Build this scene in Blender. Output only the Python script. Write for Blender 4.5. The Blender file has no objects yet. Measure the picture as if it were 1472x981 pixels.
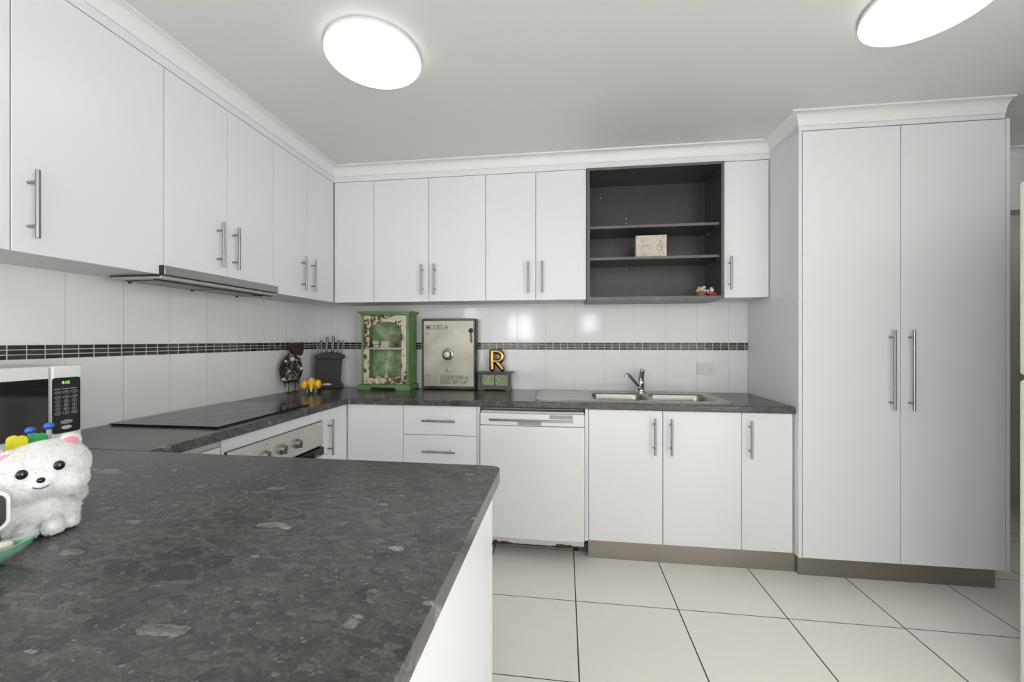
import bpy, bmesh, math, random
from mathutils import Vector, Matrix, Euler
random.seed(7)
C = bpy.context.scene.collection
PI = math.pi

# ------------------------------------------------------------------ materials
class NT:
    def __init__(s, name):
        s.m = bpy.data.materials.new(name); s.m.use_nodes = True
        s.t = s.m.node_tree; s.n = s.t.nodes; s.b = s.n['Principled BSDF']
    def new(s, kind, **kw):
        n = s.n.new(kind)
        for k, v in kw.items(): setattr(n, k, v)
        return n
    def link(s, a, b): s.t.links.new(a, b)
    def inp(s, sock, v):
        if isinstance(v, bpy.types.NodeSocket): s.link(v, sock)
        else: sock.default_value = v
    def M(s, op, a, b=0.0, c=None):
        n = s.new('ShaderNodeMath', operation=op)
        s.inp(n.inputs[0], a); s.inp(n.inputs[1], b)
        if c is not None: s.inp(n.inputs[2], c)
        return n.outputs[0]
    def mix(s, f, a, b):
        n = s.new('ShaderNodeMix', data_type='RGBA')
        s.inp(n.inputs[0], f); s.inp(n.inputs[6], a); s.inp(n.inputs[7], b)
        return n.outputs[2]
    def noise(s, vec, scale, detail=2.0, rough=.5):
        n = s.new('ShaderNodeTexNoise'); n.inputs['Scale'].default_value = scale
        n.inputs['Detail'].default_value = detail; n.inputs['Roughness'].default_value = rough
        if vec is not None: s.link(vec, n.inputs['Vector'])
        return n
    def ramp(s, f, stops):
        n = s.new('ShaderNodeValToRGB'); s.inp(n.inputs[0], f); e = n.color_ramp.elements
        while len(e) < len(stops): e.new(.5)
        for k, (p, c) in enumerate(stops): e[k].position = p; e[k].color = c
        return n.outputs[0]
    def bump(s, h, strength, dist):
        n = s.new('ShaderNodeBump'); n.inputs['Strength'].default_value = strength
        n.inputs['Distance'].default_value = dist; s.link(h, n.inputs['Height'])
        s.link(n.outputs[0], s.b.inputs['Normal'])
    def pos(s): return s.new('ShaderNodeNewGeometry').outputs['Position']
    def obj(s): return s.new('ShaderNodeTexCoord').outputs['Object']
def rgb(r, g, b): return (r, g, b, 1)
def hexc(r, g, b):
    f = lambda v: (v/255/12.92 if v <= 10 else ((v/255+.055)/1.055)**2.4)
    return (f(r), f(g), f(b), 1)
def simple(name, col, rough=.5, metal=0.0, spec=.5, coat=0.0, bumpy=0.0, bscale=80, vary=0.0, emis=None, estr=0, trans=0.0):
    q = NT(name); b = q.b
    b.inputs['Base Color'].default_value = col; b.inputs['Roughness'].default_value = rough
    b.inputs['Metallic'].default_value = metal; b.inputs['Specular IOR Level'].default_value = spec
    b.inputs['Coat Weight'].default_value = coat; b.inputs['Coat Roughness'].default_value = .08
    b.inputs['Transmission Weight'].default_value = trans
    if bumpy or vary:
        n = q.noise(q.obj(), bscale, 4)
        if bumpy: q.bump(n.outputs[0], bumpy, .002)
        if vary:
            dk = tuple(c*(1-vary) for c in col[:3])+(1,); lt = tuple(min(1, c*(1+vary)) for c in col[:3])+(1,)
            q.link(q.ramp(n.outputs[0], [(.3, dk), (.7, lt)]), b.inputs['Base Color'])
    if emis:
        b.inputs['Emission Color'].default_value = emis; b.inputs['Emission Strength'].default_value = estr
    return q.m
def brushed(name, col, rough=.3, axis=2, amount=.25):
    q = NT(name); b = q.b; b.inputs['Metallic'].default_value = 1; b.inputs['Base Color'].default_value = col
    mp = q.new('ShaderNodeMapping'); sc = [220, 220, 220]; sc[axis] = 3; mp.inputs['Scale'].default_value = sc
    q.link(q.obj(), mp.inputs[0]); n = q.noise(mp.outputs[0], 1.0, 3)
    mr = q.M('MULTIPLY_ADD', n.outputs[0], amount, rough-amount/2); q.link(mr, b.inputs['Roughness'])
    return q.m
WHITE = simple('cabinet white laminate', rgb(.71, .71, .715), .30, spec=.45)
CARC = simple('carcass white board', rgb(.68, .675, .665), .5)
PAINT = simple('wall paint', rgb(.76, .75, .72), .8, bumpy=.05, bscale=300)
CEIL = simple('ceiling paint', rgb(.72, .722, .705), .55, bumpy=.03, bscale=200)
COVE = simple('cornice paint', rgb(.74, .742, .73), .5)
HALLP = simple('hall paint', rgb(.50, .46, .42), .8, vary=.04, bscale=3)
CHAR = simple('charcoal laminate', rgb(.042, .043, .044), .33, vary=.12, bscale=15)
CHARE = simple('charcoal edge strip', rgb(.11, .112, .115), .4, vary=.08, bscale=25)
STEELZ = brushed('brushed steel vertical', rgb(.30, .30, .295), .36, 2)
STEELX = brushed('brushed steel horizontal', rgb(.30, .30, .295), .36, 0)
STEELY = brushed('brushed oven steel', rgb(.62, .585, .54), .34, 1)
KICK = brushed('brushed kickboard', rgb(.34, .312, .288), .38, 0)
SINKM = brushed('sink steel', rgb(.37, .36, .34), .30, 0, .1)
CHROME = simple('chrome', rgb(.62, .62, .62), .07, 1, vary=.02, bscale=4)
HOODM = simple('hood grey metal', rgb(.42, .42, .39), .45, .4, vary=.06, bscale=30)
BLACK = simple('black plastic', rgb(.010, .010, .011), .3, vary=.2, bscale=60)
MBLACK = simple('satin black', rgb(.014, .014, .014), .45, spec=.3, bumpy=.05, bscale=200)
GLASSB = simple('black glass', rgb(.012, .011, .011), .06, spec=.6, vary=.1, bscale=5)
DARK = simple('dark cavity', rgb(.02, .02, .02), .8, vary=.1)
MWHITE = simple('appliance white', rgb(.74, .73, .70), .25, vary=.01, bscale=10)
DWW = simple('dishwasher white', rgb(.70, .70, .69), .22, vary=.01, bscale=10)
FRW = simple('aged fridge enamel', rgb(.70, .69, .63), .35, bumpy=.04, bscale=40, vary=.05)
GREYP = simple('grey plastic', rgb(.30, .30, .29), .35, vary=.05, bscale=50)
LGREY = simple('light grey plastic', rgb(.50, .50, .48), .4, vary=.03, bscale=50)
RUST = simple('rust', rgb(.07, .03, .012), .9, bumpy=.8, bscale=400, vary=.5)
CREAMP = simple('cream switch plastic', rgb(.62, .61, .55), .35, vary=.02, bscale=40)
SLOT = simple('slot dark', rgb(.05, .05, .045), .6, vary=.1)

def tile_mat(name, axis, u0, m0):
    q = NT(name); p = q.new('ShaderNodeSeparateXYZ'); q.link(q.pos(), p.inputs[0])
    u = p.outputs[axis]; z = p.outputs[2]
    zb0, zb1 = 1.1815, 1.2335; row = (zb1-zb0)/3
    inb = q.M('MULTIPLY', q.M('GREATER_THAN', z, zb0), q.M('LESS_THAN', z, zb1))
    uc = q.M('DIVIDE', q.M('SUBTRACT', u, m0), .0506); zc = q.M('DIVIDE', q.M('SUBTRACT', z, zb0), row)
    fu = q.M('FRACT', uc); fz = q.M('FRACT', zc)
    def edge(f, w): return q.M('GREATER_THAN', q.M('ABSOLUTE', q.M('SUBTRACT', f, .5)), .5-w)
    gm = q.M('MAXIMUM', edge(fu, .026), edge(fz, .075))
    tu = q.M('FRACT', q.M('DIVIDE', q.M('SUBTRACT', u, u0), .2025))
    gj = edge(tu, .0042)
    wn = q.new('ShaderNodeTexWhiteNoise'); cv = q.new('ShaderNodeCombineXYZ')
    q.link(q.M('FLOOR', uc), cv.inputs[0]); q.link(q.M('FLOOR', zc), cv.inputs[1]); q.link(cv.outputs[0], wn.inputs['Vector'])
    mos = q.ramp(wn.outputs['Value'], [(0, rgb(.014, .011, .009)), (.6, rgb(.035, .03, .024)), (1, rgb(.06, .052, .042))])
    fl = q.noise(q.pos(), 260, 3); glint = q.M('MULTIPLY', q.M('GREATER_THAN', fl.outputs[0], .64), q.M('GREATER_THAN', wn.outputs['Value'], .55))
    mos = q.mix(glint, mos, rgb(.16, .15, .13))
    band = q.mix(gm, mos, rgb(.60, .60, .57))
    tile = q.mix(gj, rgb(.79, .78, .765) if axis == 1 else rgb(.68, .68, .675), rgb(.40, .395, .37))  # left tiles coloured lighter than the back ones to imitate stronger light there
    q.link(q.mix(inb, tile, band), q.b.inputs['Base Color'])
    g = q.M('MAXIMUM', q.M('MULTIPLY', inb, gm), q.M('MULTIPLY', q.M('SUBTRACT', 1.0, inb), gj))
    q.link(q.M('MULTIPLY_ADD', g, .5, .09), q.b.inputs['Roughness'])
    wav = q.noise(q.pos(), 7, 2)
    h = q.M('ADD', q.M('SUBTRACT', 1.0, g), q.M('MULTIPLY', wav.outputs[0], .6)); q.bump(h, .35, .002)
    return q.m
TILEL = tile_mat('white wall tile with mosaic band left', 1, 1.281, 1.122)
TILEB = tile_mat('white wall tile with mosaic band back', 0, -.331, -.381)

def floor_mat():
    q = NT('cream floor tile'); p = q.new('ShaderNodeSeparateXYZ'); q.link(q.pos(), p.inputs[0])
    cx = q.M('DIVIDE', q.M('SUBTRACT', p.outputs[0], .055), .4700); cy = q.M('DIVIDE', q.M('SUBTRACT', p.outputs[1], 1.940), .4620)
    def edge(c, w): return q.M('GREATER_THAN', q.M('ABSOLUTE', q.M('SUBTRACT', q.M('FRACT', c), .5)), .5-w)
    g = q.M('MAXIMUM', edge(cx, .0060), edge(cy, .0045))
    wn = q.new('ShaderNodeTexWhiteNoise'); cv = q.new('ShaderNodeCombineXYZ')
    q.link(q.M('FLOOR', cx), cv.inputs[0]); q.link(q.M('FLOOR', cy), cv.inputs[1]); q.link(cv.outputs[0], wn.inputs['Vector'])
    n = q.noise(q.pos(), 2.2, 5)
    f = q.M('ADD', q.M('MULTIPLY', n.outputs[0], .75), q.M('MULTIPLY', wn.outputs['Value'], .25))
    t = q.ramp(f, [(.25, rgb(.85, .805, .755)), (.75, rgb(.89, .85, .805))])
    sp = q.noise(q.pos(), 38, 2); t = q.mix(q.M('GREATER_THAN', sp.outputs[0], .80), t, rgb(.25, .22, .18))
    q.link(q.mix(g, t, rgb(.045, .032, .024)), q.b.inputs['Base Color'])
    q.link(q.M('MULTIPLY_ADD', g, .5, .24), q.b.inputs['Roughness'])
    q.bump(q.M('SUBTRACT', 1.0, g), .5, .002); return q.m
FLOOR = floor_mat()

def stone_mat():
    q = NT('dark speckled stone laminate'); P = q.pos()
    mp = q.new('ShaderNodeMapping'); mp.inputs['Scale'].default_value = (.62, 1.15, 1.0); mp.inputs['Rotation'].default_value = (0, 0, .35)
    q.link(P, mp.inputs[0])
    nz = q.noise(mp.outputs[0], 26, 3); vm = q.new('ShaderNodeVectorMath', operation='SCALE'); vm.inputs['Scale'].default_value = .040
    q.link(nz.outputs['Color'], vm.inputs[0]); va = q.new('ShaderNodeVectorMath', operation='ADD'); q.link(mp.outputs[0], va.inputs[0]); q.link(vm.outputs[0], va.inputs[1])
    def vor(scale, vec=va.outputs[0]):
        v = q.new('ShaderNodeTexVoronoi'); v.inputs['Scale'].default_value = scale; q.link(vec, v.inputs['Vector'])
        s = q.new('ShaderNodeSeparateColor'); q.link(v.outputs['Color'], s.inputs[0]); return v.outputs['Distance'], s.outputs[0], s.outputs[1]
    d1, r1, s1 = vor(85); d2, r2, s2 = vor(21); d3, r3, s3 = vor(38); d4, r4, s4 = vor(150); d5, r5, s5 = vor(30)
    big = q.noise(P, 2.2, 3); fine = q.noise(P, 190, 5, .7); med = q.noise(va.outputs[0], 45, 5, .65)
    base = q.ramp(r1, [(0, rgb(.058, .058, .058)), (.5, rgb(.102, .098, .094)), (1, rgb(.162, .154, .146))])
    base = q.mix(q.M('MULTIPLY', big.outputs[0], .6), base, rgb(.125, .112, .100))
    def chip(r, lo, d, s_, a, b_): return q.M('MULTIPLY', q.M('GREATER_THAN', r, lo), q.M('LESS_THAN', d, q.M('MULTIPLY_ADD', s_, a, b_)))
    base = q.mix(q.M('MULTIPLY', chip(r2, .70, d2, s2, .30, .26), .80), base, rgb(.048, .050, .053))
    base = q.mix(q.M('MULTIPLY', chip(r5, .70, d5, s5, .30, .16), .75), base, rgb(.058, .059, .060))
    base = q.mix(q.M('MULTIPLY', chip(r3, .76, d3, s3, .35, .12), .6), base, rgb(.20, .188, .178))
    mm = q.M('MULTIPLY_ADD', med.outputs[0], 2.6, -.75); mm = q.M('MINIMUM', q.M('MAXIMUM', mm, .1), 1.0)
    base = q.mix(q.M('MULTIPLY', chip(r2, .935, d2, s2, .34, .14), mm), base, rgb(.41, .39, .37))
    base = q.mix(q.M('MULTIPLY', chip(r3, .955, d3, s3, .30, .10), mm), base, rgb(.49, .47, .45))
    base = q.mix(q.M('MULTIPLY', chip(r4, .93, d4, s4, .2, .25), .6), base, rgb(.30, .287, .275))
    vein = q.M('GREATER_THAN', med.outputs[0], .62); base = q.mix(q.M('MULTIPLY', vein, .45), base, rgb(.26, .246, .234))
    fr = q.ramp(fine.outputs[0], [(.3, rgb(.34, .337, .335)), (.7, rgb(.88, .87, .86))])
    mu = q.new('ShaderNodeMix', data_type='RGBA', blend_type='MULTIPLY'); mu.inputs[0].default_value = 1
    q.link(base, mu.inputs[6]); q.link(fr, mu.inputs[7]); q.link(mu.outputs[2], q.b.inputs['Base Color'])
    q.b.inputs['Roughness'].default_value = .23; q.b.inputs['Specular IOR Level'].default_value = .45
    q.bump(fine.outputs[0], .03, .001); return q.m
STONE = stone_mat()

# ------------------------------------------------------------------ mesh helpers
ORG = {}
def setp(o, label=None, cat=None, group=None, kind=None):
    for k, v in (('label', label), ('category', cat), ('group', group), ('kind', kind)):
        if v: o[k] = v
    return o
def thing(name, label, cat, loc, group=None, rotz=0):
    o = bpy.data.objects.new(name, None); C.objects.link(o); o.location = loc; o.rotation_euler = (0, 0, rotz)
    o.empty_display_size = .05; ORG[o] = Vector(loc) if rotz == 0 else Vector((0, 0, 0)); return setp(o, label, cat, group)
class B:
    def __init__(s): s.bm = bmesh.new()
    def merge(s, other, M=None, mi=0):
        me = bpy.data.meshes.new('t'); other.to_mesh(me); other.free()
        if M is not None: me.transform(M)
        n = len(s.bm.faces); s.bm.from_mesh(me); bpy.data.meshes.remove(me)
        if mi:
            s.bm.faces.ensure_lookup_table()
            for f in s.bm.faces[n:]: f.material_index = mi
        return s
    def box(s, x0, x1, y0, y1, z0, z1, mi=0, bev=0, M=None, seg=2):
        b = bmesh.new(); bmesh.ops.create_cube(b, size=1)
        for v in b.verts: v.co = Vector(((x0+x1)/2+v.co.x*(x1-x0), (y0+y1)/2+v.co.y*(y1-y0), (z0+z1)/2+v.co.z*(z1-z0)))
        if bev: bmesh.ops.bevel(b, geom=b.edges[:], offset=bev, segments=seg, profile=.5, affect='EDGES')
        return s.merge(b, M, mi)
    def cyl(s, p0, p1, r0, r1=None, n=20, mi=0, caps=True):
        p0 = Vector(p0); p1 = Vector(p1); d = p1-p0; b = bmesh.new()
        bmesh.ops.create_cone(b, cap_ends=caps, segments=n, radius1=r0, radius2=r0 if r1 is None else r1, depth=d.length)
        M = Matrix.Translation((p0+p1)/2) @ d.to_track_quat('Z', 'Y').to_matrix().to_4x4()
        return s.merge(b, M, mi)
    def sph(s, c, r, mi=0, n=20, M=None):
        b = bmesh.new(); bmesh.ops.create_uvsphere(b, u_segments=n, v_segments=max(6, n*2//3), radius=1)
        r = (r, r, r) if not hasattr(r, '__len__') else r
        T = Matrix.Translation(c) @ (M if M is not None else Matrix()) @ Matrix.Diagonal((*r, 1)); return s.merge(b, T, mi)
    def lathe(s, prof, c, axis=(0, 0, 1), n=32, mi=0):
        b = bmesh.new(); rings = []
        for r, h in prof:
            rings.append([b.verts.new((r*math.cos(2*PI*k/n), r*math.sin(2*PI*k/n), h)) for k in range(n)] if r > 1e-6 else [b.verts.new((0, 0, h))])
        for a, d in zip(rings, rings[1:]):
            for k in range(n):
                k2 = (k+1) % n
                if len(a) == 1 and len(d) == 1: continue
                if len(a) == 1: b.faces.new((a[0], d[k2], d[k]))
                elif len(d) == 1: b.faces.new((a[k], a[k2], d[0]))
                else: b.faces.new((a[k], a[k2], d[k2], d[k]))
        bmesh.ops.recalc_face_normals(b, faces=b.faces[:])
        M = Matrix.Translation(c) @ Vector(axis).to_track_quat('Z', 'Y').to_matrix().to_4x4(); return s.merge(b, M, mi)
    def tube(s, pts, r, n=10, mi=0):
        pts = [Vector(p) for p in pts]; rr = r if hasattr(r, '__len__') else [r]*len(pts); b = bmesh.new(); rings = []; up = None
        for k, p in enumerate(pts):
            t = (pts[min(k+1, len(pts)-1)]-pts[max(k-1, 0)]).normalized()
            if up is None: up = t.orthogonal().normalized()
            up = (up-t*up.dot(t)).normalized(); sd = t.cross(up)
            rings.append([b.verts.new(p+rr[k]*(up*math.cos(2*PI*j/n)+sd*math.sin(2*PI*j/n))) for j in range(n)])
        for a, d in zip(rings, rings[1:]):
            for j in range(n): b.faces.new((a[j], a[(j+1) % n], d[(j+1) % n], d[j]))
        b.faces.new(rings[0][::-1]); b.faces.new(rings[-1]); bmesh.ops.recalc_face_normals(b, faces=b.faces[:]); return s.merge(b, None, mi)
    def plate(s, loops, z0, z1, M=None, mi=0):            # outline (with holes) given in the plane, extruded z0..z1
        b = bmesh.new(); es = []
        for lp in loops:
            vs = [b.verts.new((x, y, z0)) for x, y in lp]
            es += [b.edges.new((vs[k], vs[(k+1) % len(vs)])) for k in range(len(vs))]
        bmesh.ops.triangle_fill(b, use_beauty=True, use_dissolve=False, edges=es)
        r = bmesh.ops.extrude_face_region(b, geom=b.faces[:])
        for v in r['geom']:
            if isinstance(v, bmesh.types.BMVert): v.co.z = z1
        bmesh.ops.recalc_face_normals(b, faces=b.faces[:]); return s.merge(b, M, mi)
    def prof(s, pts, axis, a0, a1, mi=0):                 # profile extruded along world axis 'x' or 'y'; pts = (other, z)
        if axis == 'x': M = Matrix(((0, 0, 1, 0), (1, 0, 0, 0), (0, 1, 0, 0), (0, 0, 0, 1)))
        else: M = Matrix(((1, 0, 0, 0), (0, 0, 1, 0), (0, 1, 0, 0), (0, 0, 0, 1)))
        return s.plate([pts], a0, a1, M, mi)
    def done(s, name, mats, parent=None, bev=0, smooth=True, seg=2, label=None, ang=38):
        me = bpy.data.meshes.new(name); 
        o_ = Vector((0, 0, 0))
        if parent is not None:
            r = parent
            while r.parent: r = r.parent
            o_ = ORG.get(r, Vector((0, 0, 0)))
            if r.type == 'MESH': o_ = r.location.copy() if r in ORG else Vector((0,0,0))
        bmesh.ops.recalc_face_normals(s.bm, faces=s.bm.faces[:]) if False else None
        s.bm.to_mesh(me); s.bm.free()
        if parent is not None: me.transform(Matrix.Translation(-o_))
        for m in (mats if isinstance(mats, (list, tuple)) else [mats]): me.materials.append(m)
        o = bpy.data.objects.new(name, me); C.objects.link(o)
        if parent is not None: o.parent = parent
        else:
            c = sum((Vector(v.co) for v in me.vertices), Vector())/max(1, len(me.vertices)); zmin = min(v.co.z for v in me.vertices)
            c.z = zmin; me.transform(Matrix.Translation(-c)); o.location = c; ORG[o] = c
        if bev:
            m = o.modifiers.new('bevel', 'BEVEL'); m.width = bev; m.segments = seg; m.limit_method = 'ANGLE'; m.angle_limit = math.radians(35)
        if smooth:
            for p in me.polygons: p.use_smooth = True
            me.set_sharp_from_angle(angle=math.radians(ang))
        if label: o['label'] = label
        return o
def rrect(x0, x1, y0, y1, r, n=6):
    P = []
    for cx, cy, a in ((x1-r, y1-r, 0), (x0+r, y1-r, PI/2), (x0+r, y0+r, PI), (x1-r, y0+r, 3*PI/2)):
        P += [(cx+r*math.cos(a+PI/2*k/n), cy+r*math.sin(a+PI/2*k/n)) for k in range(n+1)]
    return P
def text_bm(txt, size, M, depth=.0004, spacing=1.0, off=0):
    cu = bpy.data.curves.new('txt', 'FONT'); cu.body = txt; cu.size = size; cu.extrude = depth; cu.space_character = spacing; cu.offset = off
    o = bpy.data.objects.new('txt', cu); C.objects.link(o); dg = bpy.context.evaluated_depsgraph_get(); dg.update()
    me = bpy.data.meshes.new_from_object(o.evaluated_get(dg)); bpy.data.objects.remove(o); bpy.data.curves.remove(cu)
    b = bmesh.new(); me.transform(M); b.from_mesh(me); bpy.data.meshes.remove(me); return b
def remeshed(bm_, voxel, smooth_it=6):
    me = bpy.data.meshes.new('r'); bm_.to_mesh(me); bm_.free(); o = bpy.data.objects.new('r', me); C.objects.link(o)
    m = o.modifiers.new('r', 'REMESH'); m.mode = 'VOXEL'; m.voxel_size = voxel
    if smooth_it: sm = o.modifiers.new('s', 'SMOOTH'); sm.factor = .5; sm.iterations = smooth_it
    dg = bpy.context.evaluated_depsgraph_get(); dg.update(); r = bpy.data.meshes.new_from_object(o.evaluated_get(dg))
    bpy.data.objects.remove(o); bpy.data.meshes.remove(me); b = bmesh.new(); b.from_mesh(r); bpy.data.meshes.remove(r); return b
def struct(o): return setp(o, kind='structure')
# planes for text and flat marks: facing -y (towards the room from the back wall), facing +x (from the left wall)
def FY(x, y, z): return Matrix(((1, 0, 0, x), (0, 0, -1, y), (0, 1, 0, z), (0, 0, 0, 1)))
def FX(x, y, z): return Matrix(((0, 0, 1, x), (1, 0, 0, y), (0, 1, 0, z), (0, 0, 0, 1)))

# ------------------------------------------------------------------ room shell
XL, YBK, ZC = -1.87, 2.83, 2.42
YF = -3.4; XR = 3.3
struct(B().box(XL-.15, XR+.1, YF-.1, 5.2, -.08, 0).done('floor', FLOOR, smooth=False))
struct(B().box(XL-.15, XR+.1, YF-.1, 5.2, ZC, ZC+.1).done('ceiling', CEIL, smooth=False))
struct(B().box(XL-.15, XL-.008, YF, -3.3, 0, ZC).box(XL-.15, XL-.008, -1.9, YBK+.15, 0, ZC).box(XL-.15, XL-.008, -3.3, -1.9, 0, .05).box(XL-.15, XL-.008, -3.3, -1.9, 2.10, ZC).done('wall_left', PAINT, smooth=False))
struct(B().box(XL-.15, 2.36, YBK+.008, YBK+.11, 0, ZC).box(2.36, 3.14, YBK+.008, YBK+.11, 2.045, ZC).box(3.14, XR, YBK+.008, YBK+.11, 0, ZC).done('wall_back', PAINT, smooth=False))
struct(B().box(XR, XR+.1, YF, -2.9, 0, ZC).box(XR, XR+.1, -.5, 5.2, 0, ZC).box(XR, XR+.1, -2.9, -.5, 0, .05).box(XR, XR+.1, -2.9, -.5, 2.10, ZC).done('wall_right', PAINT, smooth=False))
struct(B().box(2.30, 2.40, -.2, 1.75, 0, ZC).done('wall_fridge', PAINT, smooth=False))
struct(B().box(1.5, XR, 4.6, 4.7, 0, ZC).done('wall_hall', HALLP, smooth=False))
struct(B().box(1.5, 1.6, YBK+.11, 4.6, 0, ZC).done('wall_hall_side', HALLP, smooth=False))
struct(B().box(XL, XL-.0085, .2, YBK, .9, 1.52).done('trim_1', TILEL, smooth=False))
struct(B().box(XL, 1.2045, YBK, YBK+.0085, .9, 1.52).done('trim_2', TILEB, smooth=False))
struct(B().box(2.401, 2.92, -.32, -.22, .0005, ZC-.0005).done('wall_light_block', PAINT, smooth=False))  # unseen wall added to keep the side daylight out of the corridor
# door architrave
struct(B().box(2.30, 2.36, YBK-.012, YBK+.008, 0, 2.10).box(3.14, 3.20, YBK-.012, YBK+.008, 0, 2.10).box(2.36, 3.14, YBK-.012, YBK+.008, 2.045, 2.10).done('trim_3', COVE, bev=.003))
# front wall with windows (behind the camera)
wins = [(-1.31, -.67, 1.22, 1.86), (.35, .75, 1.40, 1.86)]
f = B(); xs = [XL-.15, -1.31, -.67, .35, .75, XR]
f.box(xs[0], xs[1], YF-.1, YF, 0, ZC).box(xs[2], xs[3], YF-.1, YF, 0, ZC).box(xs[4], xs[5], YF-.1, YF, 0, ZC)
f.box(xs[1], xs[2], YF-.1, YF, 0, 1.22).box(xs[1], xs[2], YF-.1, YF, 1.86, ZC).box(xs[3], xs[4], YF-.1, YF, 0, 1.40).box(xs[3], xs[4], YF-.1, YF, 1.86, ZC)
struct(f.done('wall_front', PAINT, smooth=False))
for k, (a, b_, c, d) in enumerate(wins):
    w = B(); t = .04; y0, y1 = YF-.07, YF-.03
    w.box(a+.001, a+t, y0, y1, c+.001, d-.001).box(b_-t, b_-.001, y0, y1, c+.001, d-.001).box(a+t, b_-t, y0, y1, c+.001, c+t).box(a+t, b_-t, y0, y1, d-t, d-.001)
    if k == 0: w.box(a+.24, a+.29, y0, y1, c+t, d-t)
    struct(w.done('window_%d' % (k+1), MWHITE, bev=.002))
# unseen sliding doors behind the camera, added in the side walls to light the room
SD = [(XR, XR+.1, -2.9, -.5, 3), (XL-.15, XL-.008, -3.3, -1.9, 4)]
for xa, xb, ya, yb, n_ in SD:
    m_ = (xa+xb)/2; w = B(); t = .05
    w.box(m_-.03, m_+.03, ya+.001, ya+t, .06, 2.10).box(m_-.03, m_+.03, yb-t, yb-.001, .06, 2.10).box(m_-.03, m_+.03, ya+t, yb-t, .051, .051+t).box(m_-.03, m_+.03, ya+t, yb-t, 2.05, 2.099).box(m_-.03, m_+.03, (ya+yb)/2-.03, (ya+yb)/2+.03, .10, 2.05)
    struct(w.done('window_%d' % n_, MWHITE, bev=.002))

# cornice (cove) and the strips above the doors
XU, YU, YB_, YP = -1.555, 2.545, 2.29, 2.25
def cove(h, p, d=.0):   # profile: distance out from face (0..p), z
    pts = [(0, ZC-h), (.004, ZC-h)]
    for k in range(9):
        a = PI/2*k/8; pts.append((.004+(p-.008)*(1-math.cos(a)), ZC-h+(h-.008)*math.sin(a)))
    pts += [(p, ZC-.008), (p, ZC), (0, ZC)]; return pts
def cove_mesh(path, h, p, mb):
    # path: list of (x,y, nx,ny) mitred points; offset vector applied per out distance
    b = bmesh.new(); pr = cove(h, p); rings = [[b.verts.new((x+nx*o, y+ny*o, z)) for o, z in pr] for x, y, nx, ny in path]
    for a, d in zip(rings, rings[1:]):
        for j in range(len(pr)): b.faces.new((a[j], a[(j+1) % len(pr)], d[(j+1) % len(pr)], d[j]))
    b.faces.new(rings[0]); b.faces.new(rings[-1][::-1]); bmesh.ops.recalc_face_normals(b, faces=b.faces[:]); mb.merge(b)
e = .001
mb = B(); cove_mesh([(XU+e, YF+.01, 1, 0), (XU+e, YU-e, 1, -1), (1.205-e, YU-e, -1, -1), (1.205-e, YP-e, -1, -1), (2.135, YP-e, 0, -1)], .062, .052, mb)
struct(mb.done('trim_4', COVE, ang=30))
mb = B(); mb.box(XU-.018, XU, .25, YU, 2.322, ZC-e).box(XU, 1.205, YU, YU+.018, 2.322, ZC-e)
struct(mb.done('trim_5', WHITE, smooth=False))
struct(B().box(1.205, 1.223, YP+.018, YBK-e, 2.335, ZC-e).box(1.205, 2.135, YP, YP+.018, 2.335, ZC-e).done('trim_6', WHITE, smooth=False))
# cornice of the far hall corner
mb = B(); cove_mesh([(2.20, YBK+.007, 0, -1), (XR-.001, YBK+.007, 0, -1)], .062, .06, mb); struct(mb.done('trim_7', COVE, ang=30))

# ------------------------------------------------------------------ handles
HM = {}
def handle(parent, p, along, out, L=.2, mat=STEELZ):
    """bar handle on a door face: p centre of bar, along = unit direction of bar, out = unit direction away from the door"""
    p = Vector(p); a = Vector(along); o = Vector(out); mb = B(); r = .006
    mb.cyl(p-a*L/2, p+a*L/2, r, n=16)
    for s in (-1, 1):
        c = p+a*s*(L/2-.036); mb.cyl(c-o*.034, c, .0045, n=12)
    return mb.done('handle', mat, parent, bev=.0008)
def hdoor(parent, box, hp=None, L=.2, name='door', out=(0, -1, 0), along=(0, 0, 1), mat=WHITE):
    d = B().box(*box).done(name, mat, parent, bev=.0014)
    if hp: handle(d, hp, along, out, L, STEELX if along[0] else STEELZ)
    return d
G = .0016
# ------------------------------------------------------------------ upper cabinets, left wall
def upper_left(y0, y1, z0, doors, label, extra=None):
    t = thing('wall_cabinet', label, 'cabinet', (XL+.15, (y0+y1)/2, z0))
    x0 = XL+.001; x1 = XU-.019; th = .016; a, b_ = y0+.0004, y1-.0004; zt = 2.321
    mb = B().box(x0, x1, a, a+th, z0, zt).box(x0, x1, b_-th, b_, z0, zt).box(x0, x1, a+th, b_-th, z0, z0+th).box(x0, x1, a+th, b_-th, zt-th, zt).box(x0, x0+.006, a+th, b_-th, z0+th, zt-th)
    mb.done('carcass', CARC, t, smooth=False)
    for (d0, d1, hy) in doors:
        hdoor(t, (XU-.018, XU, d0+G, d1-G, z0-.002, 2.319), (XU+.035, hy, 1.647 if z0 < 1.53 else 1.681) if hy else None, out=(1, 0, 0))
    return t
ZU = 1.507
upper_left(.44, .941, ZU, [(.44, .941, .50)], 'white wall cabinet over the microwave, cut off by the left edge of the photo')
upper_left(.941, 1.38, ZU, [(.941, 1.38, .978)], 'wide white single-door wall cabinet just left of the range hood')
upper_left(1.38, 1.974, 1.545, [(1.38, 1.677, 1.621), (1.677, 1.974, 1.707)], 'shorter white two-door wall cabinet directly above the range hood')
upper_left(1.974, YU-.001, ZU, [(1.974, 2.263, 2.205), (2.263, YU-.001, 2.297)], 'white two-door wall cabinet between the range hood and the room corner')
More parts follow.
